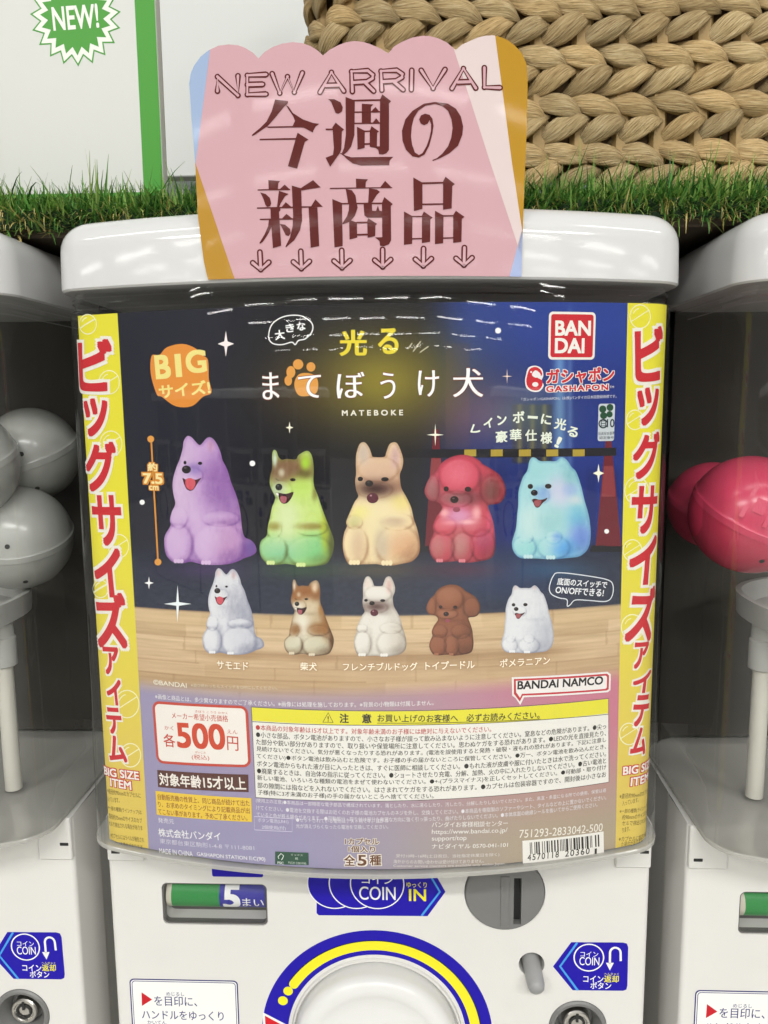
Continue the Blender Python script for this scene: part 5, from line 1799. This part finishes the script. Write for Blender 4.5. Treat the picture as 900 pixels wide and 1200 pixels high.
V, T = fill([ol])
A_.raw(V, T, ink(PINK), 0)
A_.polyuv(cut(ol, (246, 60), (230, 186), (225, 120)), '#9db0cf', 1)
A_.polyuv(cut(cut(ol, (228.7, 190), (275, 327), (240, 320)), (200, 189), (300, 189), (240, 300)), '#b58a3a', 2)
A_.polyuv(cut(cut(ol, (532, 58), (574, 189), (600, 90)), (574, 189), (611.5, 302), (600, 90)), '#d8c8c6', 1)
A_.polyuv(cut(cut(ol, (580, 40), (599.7, 189), (615, 90)), (599.7, 189), (612.6, 275), (615, 90)), '#b58a30', 2)
A_.polyuv(cut(ol, (606.7, 288), (596.5, 326), (610, 322)), '#a4b2d6', 1)
BR = '#5e2d2b'
for z_, (ox, oy), polys in (
    (6, (280, 100), [
        [(255, 100), (345, 112), (345, 125), (320, 150), (250, 235), (205, 285), (110, 350), (92, 358), (92, 348), (150, 300), (195, 255), (230, 185)],
        [(330, 140), (350, 150), (380, 195), (450, 240), (520, 265), (565, 272), (540, 290), (524, 318), (520, 332), (455, 298), (375, 292), (395, 250), (380, 215), (355, 180)],
        [(190, 291), (380, 287), (460, 287), (460, 296), (210, 300)], [(146, 377), (400, 371), (400, 383), (146, 386)],
        [(413, 334), (490, 382), (465, 398), (462, 405), (410, 587), (345, 570), (396, 390), (400, 372)],
        [(628, 98), (670, 98), (715, 120), (730, 155), (725, 185), (700, 200), (680, 195), (668, 165), (650, 120)],
        [(750, 82), (815, 108), (812, 350), (790, 430), (760, 470), (738, 487), (724, 478), (740, 440), (752, 350)],
        [(610, 305), (660, 305), (660, 316), (612, 316)], [(680, 263), (740, 312), (724, 325), (720, 450), (708, 480), (642, 573), (610, 510), (662, 490), (668, 440), (658, 296)],
        [(704, 474), (722, 478), (745, 492), (790, 507), (1085, 503), (1060, 530), (1057, 562), (860, 565), (800, 550), (760, 520), (738, 497)]]),
    (6, (410, 100), [
        [(0, 103), (215, 98), (215, 110), (0, 115)], [(228, 64), (290, 112), (275, 130), (275, 455), (258, 478), (232, 487), (205, 485), (200, 455), (180, 440), (145, 434), (140, 428), (210, 430), (212, 100)],
        [(84, 130), (165, 135), (148, 152), (148, 268), (84, 268)], [(28, 185), (212, 182), (212, 192), (28, 194)], [(28, 264), (212, 262), (212, 271), (28, 273)],
        [(148, 186), (180, 153), (208, 186)], [(160, 266), (185, 232), (212, 266)],
        [(50, 292), (105, 320), (104, 440), (54, 452)], [(152, 288), (205, 325), (192, 335), (190, 435), (140, 432), (140, 322)], [(100, 319), (142, 318), (142, 328), (100, 330)], [(100, 408), (142, 406), (142, 418), (100, 420)]]),
    (6, (290, 195), [
        [(147, 97), (230, 103), (218, 120), (214, 164), (150, 166)], [(72, 162), (300, 158), (300, 168), (72, 170)], [(225, 163), (262, 128), (300, 163)],
        [(90, 183), (130, 195), (158, 222), (168, 260), (160, 280), (138, 285), (126, 270), (112, 225)], [(222, 172), (290, 195), (265, 210), (235, 260), (222, 292), (208, 292), (215, 230)],
        [(68, 289), (325, 284), (325, 294), (68, 298)], [(240, 288), (270, 252), (312, 288)], [(162, 290), (232, 292), (232, 310), (222, 320), (238, 558), (180, 575), (165, 370)],
        [(88, 369), (325, 365), (325, 375), (88, 378)], [(240, 370), (275, 334), (320, 370)], [(152, 372), (172, 372), (172, 420), (150, 470), (110, 530), (88, 545), (85, 537), (120, 480), (146, 420)],
        [(228, 405), (265, 410), (300, 440), (305, 470), (290, 490), (270, 485), (255, 455), (240, 425)],
        [(312, 135), (378, 155), (385, 380), (370, 450), (330, 520), (270, 570), (268, 562), (300, 500), (318, 420), (322, 350)], [(368, 158), (462, 97), (515, 148), (440, 160), (374, 171)],
        [(376, 281), (448, 281), (478, 232), (530, 284), (376, 292)], [(430, 288), (492, 288), (505, 560), (445, 572)],
        [(762, 87), (848, 92), (832, 112), (830, 154), (765, 156)], [(580, 152), (1018, 147), (1018, 153), (580, 160)], [(690, 158), (735, 168), (760, 205), (768, 264), (708, 264), (700, 210)],
        [(597, 230), (665, 258), (670, 560), (612, 570)], [(655, 258), (946, 255), (946, 266), (655, 268)],
        [(715, 262), (770, 264), (775, 290), (755, 350), (720, 390), (670, 408), (668, 400), (700, 350), (712, 310)],
        [(715, 375), (770, 395), (772, 500), (718, 515)], [(765, 390), (850, 388), (850, 400), (765, 402)], [(768, 475), (850, 473), (850, 485), (768, 487)]]),
    (6, (420, 195), [
        [(150, 152), (188, 102), (238, 153)], [(75, 154), (130, 163), (152, 180), (130, 200), (98, 252), (68, 264)],
        [(182, 216), (242, 265), (228, 280), (230, 520), (215, 548), (180, 562), (152, 558), (148, 525), (118, 500), (168, 498), (165, 258)],
        [(36, 260), (95, 260), (97, 312), (124, 314), (137, 276), (148, 312), (168, 316), (168, 361), (62, 361), (42, 345)],
        [(70, 365), (132, 405), (120, 415), (118, 490), (65, 502), (62, 385)],
        [(386, 78), (450, 115), (450, 300), (390, 315)], [(612, 73), (678, 125), (660, 140), (655, 295), (595, 305), (595, 105)], [(446, 113), (599, 109), (599, 121), (446, 126)], [(446, 262), (599, 260), (599, 270), (446, 273)],
        [(320, 317), (380, 350), (378, 545), (320, 552)], [(460, 318), (522, 360), (506, 375), (504, 530), (446, 540), (446, 348)], [(375, 348), (450, 348), (450, 357), (375, 358)], [(375, 505), (450, 503), (450, 512), (375, 515)],
        [(538, 312), (598, 345), (596, 540), (538, 547)], [(685, 312), (745, 355), (727, 370), (724, 530), (666, 538), (666, 342)], [(593, 344), (670, 342), (670, 352), (593, 354)], [(593, 500), (670, 498), (670, 507), (593, 510)]])):
    for k, pl in enumerate(polys):
        A_.poly([(ox + p[0] / z_, oy + p[1] / z_) for p in pl], BR, 4 + .25 * (k % 9))
# の
no_out = [(582, 533), (640, 510), (700, 478), (760, 425), (790, 350), (796, 290), (780, 220), (745, 165), (690, 130), (600, 118), (520, 130), (440, 180), (390, 240), (366, 320), (370, 390), (395, 455), (440, 500), (485, 508),
          (525, 488), (558, 425), (580, 340), (588, 285), (580, 235), (560, 208), (528, 200), (500, 212), (487, 240), (497, 268), (522, 281), (548, 270), (560, 245), (571, 275), (570, 320), (558, 375), (538, 430), (510, 478), (485, 491),
          (457, 472), (438, 420), (430, 360), (435, 290), (450, 230), (480, 180), (530, 145), (600, 131), (650, 145), (690, 180), (714, 240), (722, 300), (712, 370), (690, 430), (650, 480), (612, 512), (580, 526)]
A_.poly([(410 + p[0] / 6, 100 + p[1] / 6) for p in no_out], BR, 5)
# NEW ARRIVAL in outline capitals and the arrows
NA = [('N', [(255, 107), (255, 90), (279, 112), (279, 89)], 0), ('E', [(312, 87.5), (290, 88.5), (290, 111), (312, 110.5)], 0), ('E', [(290, 99.5), (308, 99)], 0),
      ('W', [(319, 86.5), (328, 109.5), (337, 90), (345, 108.5), (354.5, 85.5)], 0),
      ('A', [(375, 108.5), (388.5, 85), (403, 107)], 0), ('A', [(381.5, 100.5), (397, 100)], 0),
      ('R', [(413, 107.5), (412, 84), (431, 83), (437, 88), (436.5, 92), (430, 96), (414, 97)], 0), ('R', [(427, 96), (438, 107)], 0),
      ('R', [(447.5, 106), (446.5, 83.5), (465, 82.5), (471.5, 87), (471, 91), (464, 95), (449, 96)], 0), ('R', [(461, 95.5), (472.5, 105.5)], 0),
      ('I', [(482.5, 82.5), (482, 105.5)], 0), ('V', [(493.5, 82.5), (507.5, 104), (521.5, 81.5)], 0),
      ('A', [(529.5, 104), (543, 80.5), (557.5, 103.5)], 0), ('A', [(536, 96.5), (551, 96)], 0), ('L', [(567.5, 79.5), (567.5, 102.5), (586, 103)], 0)]


def stroke(pts, w, col, lay):
    A_.line(pts, w, col, lay)
    for p in pts:
        A_.poly(circ(p[0], p[1], w / 2, seg=12), col, lay + .1)


for _, p_, _ in NA:
    stroke(p_, 6.9, BR, 4)
for _, p_, _ in NA:
    stroke(p_, 3.2, PINK, 6)
for k in range(6):
    ax_, ay_ = 305.7 + 47.6 * k, 306.5 - 1.05 * k
    for w_, c_, l_ in ((7.0, BR, 4), (3.2, PINK, 6)):
        stroke([(ax_ - 1 + .3 * k, ay_ - 11), (ax_, ay_ + 9)], w_, c_, l_)
        stroke([(ax_ - 9.5, ay_ + 1.5), (ax_, ay_ + 9.5), (ax_ + 9.5, ay_ + .8)], w_, c_, l_)
sg = A_.build('printed_sheet', M_SIGN, sroot)
# clear laminating film edge and back
A2 = Art(G)
V, T = fill([ol])
A2.raw(V, T, ink('#d8c4c4'), -10)
nb_ = len(ol)
A2.V.append(np.concatenate([G.w(ol[:, 0], ol[:, 1], 0), G.w(ol[:, 0], ol[:, 1], -10 * LAY)]))
A2.T += [(A2.n + i, A2.n + (i + 1) % nb_, A2.n + nb_ + (i + 1) % nb_, A2.n + nb_ + i) for i in range(nb_)]
A2.C.append(np.broadcast_to(ink('#e6d6d6'), (2 * nb_, 3)))
A2.build('laminate_backing', M_SIGN, sroot)

# ------------------------------------------------------------------ white board with the green edge and burst
PY = 0.165
B_ = FlatSheet(PY)
zb = B_.px(60, 232)[1]
xr = B_.px(172, 150)[0]
xr = 0.5 * (B_.px(192.5, 221)[0] + B_.px(181, 0)[0])
xg = 0.5 * (B_.px(168.5, 229)[0] + B_.px(158, 0)[0])
xl = B_.px(-60, 100)[0]
ztp = B_.px(60, -60)[1]
board = thing('notice_board', (xr - .05, PY, zb), 'white notice board with green right edge and NEW! burst, standing in the grass', 'sign')
MB().box(xl, xr, PY, PY + 0.012, zb, ztp, 0.0006).build('panel', plain('white_foam_board', (0.66, 0.665, 0.635), 0.5, var=0.02, scale=6), board, 30)
A_ = Art(B_)
GREEN = '#4c9c39'
A_.polyuv([(xg, zb + .0002), (xr - .0004, zb + .0002), (xr - .0004, ztp), (xg, ztp)], GREEN, 2)
A_.polyuv([(xl, zb + .0002), (xg, zb + .0002), (xg, zb + .003), (xl, zb + .003)], GREEN, 2)
A_.build('green_edge', M_STICK, board)
A_ = Art(B_)
bc = B_.px(88.5, 20)
us_ = abs(B_.px(89.5, 20)[0] - B_.px(88.5, 20)[0])


def burst(r0, r1, n=19, ph=0.08):
    return [(bc[0] + us_ * (r1 if k % 2 else r0) * math.cos(math.pi * k / n + ph), bc[1] + us_ * (r1 if k % 2 else r0) * math.sin(math.pi * k / n + ph)) for k in range(2 * n)]


A_.polyuv(burst(53.5, 42.5), GREEN, 2)
A_.polyuv(burst(50.3, 40.2), '#eef0e8', 3)
A_.polyuv(burst(41.5, 32.5), GREEN, 4)
A_.text('NEW!', 62, 22.5, 115, 27, '#f0f3ea', y1=18.5, off=0.035, lay=6)
A_.build('burst_mark', M_STICK, board)

# ------------------------------------------------------------------ basket of braided water hyacinth
BKY = 0.205
bz0 = at(650, 212, BKY)[2]
bx_l = at(365, 60, BKY + 0.02)[0]
us_ = abs(at(451, 100, BKY)[0] - at(450, 100, BKY)[0])
m, nn, bs = new_mat('braided_fibre')
uvn = nn.nodes.new('ShaderNodeUVMap')
mp = nn.nodes.new('ShaderNodeMapping')
mp.inputs['Scale'].default_value = (2.2, 42.0, 1)
n1 = nn.nodes.new('ShaderNodeTexNoise')
n1.inputs['Scale'].default_value = 1.0
n1.inputs['Detail'].default_value = 4
n1.inputs['Roughness'].default_value = 0.65
nn.links.new(uvn.outputs[0], mp.inputs[0])
nn.links.new(mp.outputs[0], n1.inputs['Vector'])
rp_ = nn.nodes.new('ShaderNodeValToRGB')
rp_.color_ramp.elements[0].position = 0.28
rp_.color_ramp.elements[0].color = (*lin('#846844'), 1)
rp_.color_ramp.elements[1].position = 0.72
rp_.color_ramp.elements[1].color = (*lin('#e6d3a8'), 1)
e = rp_.color_ramp.elements.new(0.5)
e.color = (*lin('#c9ad7c'), 1)
nn.links.new(n1.outputs['Fac'], rp_.inputs[0])
at_ = nn.nodes.new('ShaderNodeAttribute')
at_.attribute_name = 'ink'
mx = nn.nodes.new('ShaderNodeMix')
mx.data_type = 'RGBA'
mx.blend_type = 'MULTIPLY'
mx.inputs[0].default_value = 1.0
nn.links.new(rp_.outputs[0], mx.inputs[6])
nn.links.new(at_.outputs['Color'], mx.inputs[7])
nn.links.new(mx.outputs[2], bs.inputs['Base Color'])
bs.inputs['Roughness'].default_value = 0.62
bs.inputs['Specular IOR Level'].default_value = 0.3
bp = nn.nodes.new('ShaderNodeBump')
bp.inputs['Strength'].default_value = 1.0
bp.inputs['Distance'].default_value = 0.0026
nn.links.new(n1.outputs['Fac'], bp.inputs['Height'])
nn.links.new(bp.outputs[0], bs.inputs['Normal'])
M_FIBRE = m

RC = 0.05
X_END = 0.52


def bpath(s):
    """plan path of the basket wall: starts on the left side, turns the corner, runs along the front; s=0 at the corner's end"""
    if s >= 0:
        return np.array([bx_l + RC + s, BKY]), np.array([1.0, 0]), np.array([0, -1.0])
    q_ = math.pi / 2 * RC
    if s > -q_:
        a = -s / RC
        return np.array([bx_l + RC - RC * math.sin(a), BKY + RC - RC * math.cos(a)]), np.array([math.cos(a), -math.sin(a)]), np.array([-math.sin(a), -math.cos(a)])
    return np.array([bx_l, BKY + RC + (-s - q_)]), np.array([0, -1.0]), np.array([-1.0, 0])


ROWH = 27.0 * us_
SP = 46.0 * us_
V, Fc, UV, CC = [], [], [], []
NL, NR = 18, 26
rows = 15
for r in range(rows):
    zc = bz0 - 0.006 + ROWH * (r + .35)
    up = 1 if r % 2 == 0 else -1
    s = -0.16 + random.uniform(0, SP) + (0.5 * SP if r % 4 > 1 else 0)
    while s < X_END - bx_l:
        ln = SP * random.uniform(1.5, 1.75)
        th = ROWH * random.uniform(0.44, 0.52)
        tilt = math.radians(random.uniform(18, 25)) * up
        tone = random.uniform(0.78, 1.20)
        warm = random.uniform(-0.03, 0.05)
        ou, ov = random.uniform(0, 50), random.uniform(0, 50)
        base = len(V)
        zj = zc + random.uniform(-.0012, .0012)
        bend = random.uniform(-.10, .10)
        tw = random.uniform(.6, 1.6)
        pk = random.uniform(.46, .58)
        for i in range(NL + 1):
            t = i / NL
            a = (t - .5) * ln
            if t < pk:
                w = th * (0.12 + .88 * math.sin(math.pi / 2 * t / pk) ** 1.15)
            else:
                w = th * max(.10, max(0, math.cos(math.pi / 2 * (t - pk) / (1 - pk))) ** .75)
            ss = s + a * math.cos(tilt)
            zz_ = zj + a * math.sin(tilt) + bend * ln * (t - .5) ** 2 * 2
            dep = -0.0075 + 0.013 * math.sin(math.pi / 2 * min(1, t / .8)) - .006 * max(0, t - .8) / .2
            p, tg, no = bpath(ss)
            for k in range(NR):
                ph = 2 * math.pi * k / NR
                fold = abs(math.sin(1.5 * ph + 2.2 * t * tw + ou)) ** .5
                rr_ = w * (.80 + .22 * fold + .06 * math.sin(5 * ph + ov + 4 * t) + .035 * math.sin(9 * ph + 3 * ou + 7 * t))
                dz_ = rr_ * math.cos(ph)
                dn = rr_ * 0.56 * math.sin(ph)
                q_ = p + no * (dep + dn) - tg * (dz_ * math.sin(tilt))
                V.append((q_[0], q_[1], zz_ + dz_ * math.cos(tilt)))
                UV.append((ou + t * 1.6, ov + k / NR + .25 * tw * t))
                CC.append((tone * (1 + warm), tone, tone * (1 - warm * 1.5)))
        for i in range(NL):
            for k in range(NR):
                k2 = (k + 1) % NR
                Fc.append((base + i * NR + k, base + i * NR + k2, base + (i + 1) * NR + k2, base + (i + 1) * NR + k))
        Fc.append(tuple(base + k for k in range(NR))[::-1])
        Fc.append(tuple(base + NL * NR + k for k in range(NR)))
        s += SP * random.uniform(.92, 1.08)
basket = thing('woven_basket', (0.15, BKY + 0.08, bz0), 'woven tan basket of thick braided plant fibre standing on the artificial grass', 'basket')
wv = mesh_obj('braided_wall', V, Fc, M_FIBRE, basket, np.array(CC), True)
uvl = wv.data.uv_layers.new(name='UVMap')
li = np.empty(len(wv.data.loops), np.int32)
wv.data.loops.foreach_get('vertex_index', li)
uvl.data.foreach_set('uv', np.array(UV, np.float32)[li].ravel())
# upright stakes and the inner shell behind the braids
b = MB()
s = -0.15
while s < X_END - bx_l:
    p, tg, no = bpath(s)
    w = .0075 * random.uniform(.8, 1.2)
    d_ = no * -0.001
    qs = [(p + tg * a_ + d_ + no * c_) for a_, c_ in ((-w, -.003), (-w * .6, .0015), (w * .6, .0015), (w, -.003))]
    b.loft([[(q_[0], q_[1], z_) for q_ in qs] for z_ in (bz0, bz0 + ROWH * rows)])
    s += SP * random.uniform(.9, 1.1)
b.build('upright_stakes', plain('stake_fibre', tuple(lin('#b99a64') * .8), 0.6, var=.2, scale=90, bump=.4, bscale=500), basket)
sh = [bpath(s_)[0] + bpath(s_)[2] * -.006 for s_ in np.linspace(-0.2, X_END - bx_l, 60)]
V = [(p[0], p[1], z_) for z_ in (bz0, bz0 + ROWH * rows) for p in sh]
mesh_obj('inner_shell', V, [(i, i + 1, 61 + i, 60 + i) for i in range(59)], plain('basket_shell', tuple(lin('#5a4222')), 0.8, var=.3, scale=60), basket)

# ------------------------------------------------------------------ artificial grass
V, Fc, CC = [], [], []
rg = random.Random(5)
Z0 = Z_SHELF + 0.012
GX0, GX1 = -0.40, 0.46


def blade(x, y, z, L, w, yaw, lean, curl, col, seg=4):
    base = len(V)
    d = np.array([math.cos(yaw), math.sin(yaw), 0])
    side = np.array([-math.sin(yaw), math.cos(yaw), 0])
    p = np.array([x, y, z])
    a = lean
    for i in range(seg + 1):
        t = i / seg
        ww = w * (1 - t ** 1.6) + .00008
        for s_ in (-1, 1):
            V.append(tuple(p + side * ww * s_))
            k = .62 + .38 * min(1, t * 1.6)
            CC.append(tuple(c for c in col))
        p = p + (d * math.sin(a) + np.array([0, 0, 1.0]) * math.cos(a)) * L / seg
        a += curl / seg
    for i in range(seg):
        Fc.append((base + 2 * i, base + 2 * i + 1, base + 2 * i + 3, base + 2 * i + 2))


GREENS = [lin(c) for c in ('#46702f', '#537f3a', '#356029', '#6f8f47', '#5f8236', '#2b5424', '#879a55')]
DRY = [lin(c) for c in ('#b9a765', '#a7a052', '#c9b878')]
for i in range(23000):
    x = rg.uniform(GX0, GX1)
    back = rg.random()
    y = SHELF_Y - 0.012 + 0.125 * back ** 1.7
    edge = max(0, 1 - (y - SHELF_Y + .012) / 0.03)
    yaw = rg.gauss(-math.pi / 2, 1.0) if edge > .2 else rg.uniform(0, 6.28)
    lean = rg.gauss(.45, .35) + edge * rg.uniform(0.0, .9)
    dry = rg.random() < .18
    L = rg.uniform(.014, .027) if not dry else rg.uniform(.010, .018)
    if rg.random() < .06:
        L *= rg.uniform(1.3, 1.75)
        lean *= .5
    col = rg.choice(DRY) if dry else rg.choice(GREENS) * rg.uniform(1.1, 1.9)
    z = Z0 + .003 - edge * rg.uniform(0, .013)
    if z < Z0 and y > SHELF_Y - .001:
        y = SHELF_Y - .0015
    blade(x, y, z, L, rg.uniform(.0004, .0008) if not dry else .0004, yaw, lean, rg.gauss(.6, .5) if not dry else rg.uniform(1.5, 4.5), col, 4 if not dry else 6)
# looser blades hanging down over the front edge
for i in range(1800):
    x = rg.uniform(GX0, GX1)
    y = SHELF_Y - .013
    dry = rg.random() < .2
    blade(x, y + rg.uniform(0, .004), Z0 - rg.uniform(.001, .012), rg.uniform(.010, .022), rg.uniform(.0005, .0009), rg.gauss(-math.pi / 2, .9), rg.uniform(.9, 2.1), rg.gauss(.2, .6),
          rg.choice(DRY) if dry else rg.choice(GREENS))
m, nn, bs = new_mat('plastic_grass')
at_ = nn.nodes.new('ShaderNodeAttribute')
at_.attribute_name = 'ink'
nn.links.new(at_.outputs['Color'], bs.inputs['Base Color'])
bs.inputs['Roughness'].default_value = 0.45
bs.inputs['Specular IOR Level'].default_value = 0.3
g_ = mesh_obj('grass', V, Fc, m, None, np.array(CC), True, origin=(0, SHELF_Y, Z0))
tag(g_, 'green artificial grass mat with dry curls along the shelf edge above the machines', 'grass', kind='stuff')
mb = MB().box(GX0, GX1, SHELF_Y - 0.013, Y_WALL - .01, Z0 + .0006, Z0 + .0035, .001)
mb.box(GX0, GX1, SHELF_Y - 0.0135, SHELF_Y - .0105, Z0 - .009, Z0 + .0010, .001)
mt = mb.build('grass_backing', plain('grass_backing_dark_green', tuple(lin('#20351b')), 0.9, var=.3, scale=200), origin=(0, SHELF_Y, Z0))
tag(mt, 'dark backing sheet of the artificial grass lying on the shelf board', 'mat')

bpy.data.objects.remove(_tobj)
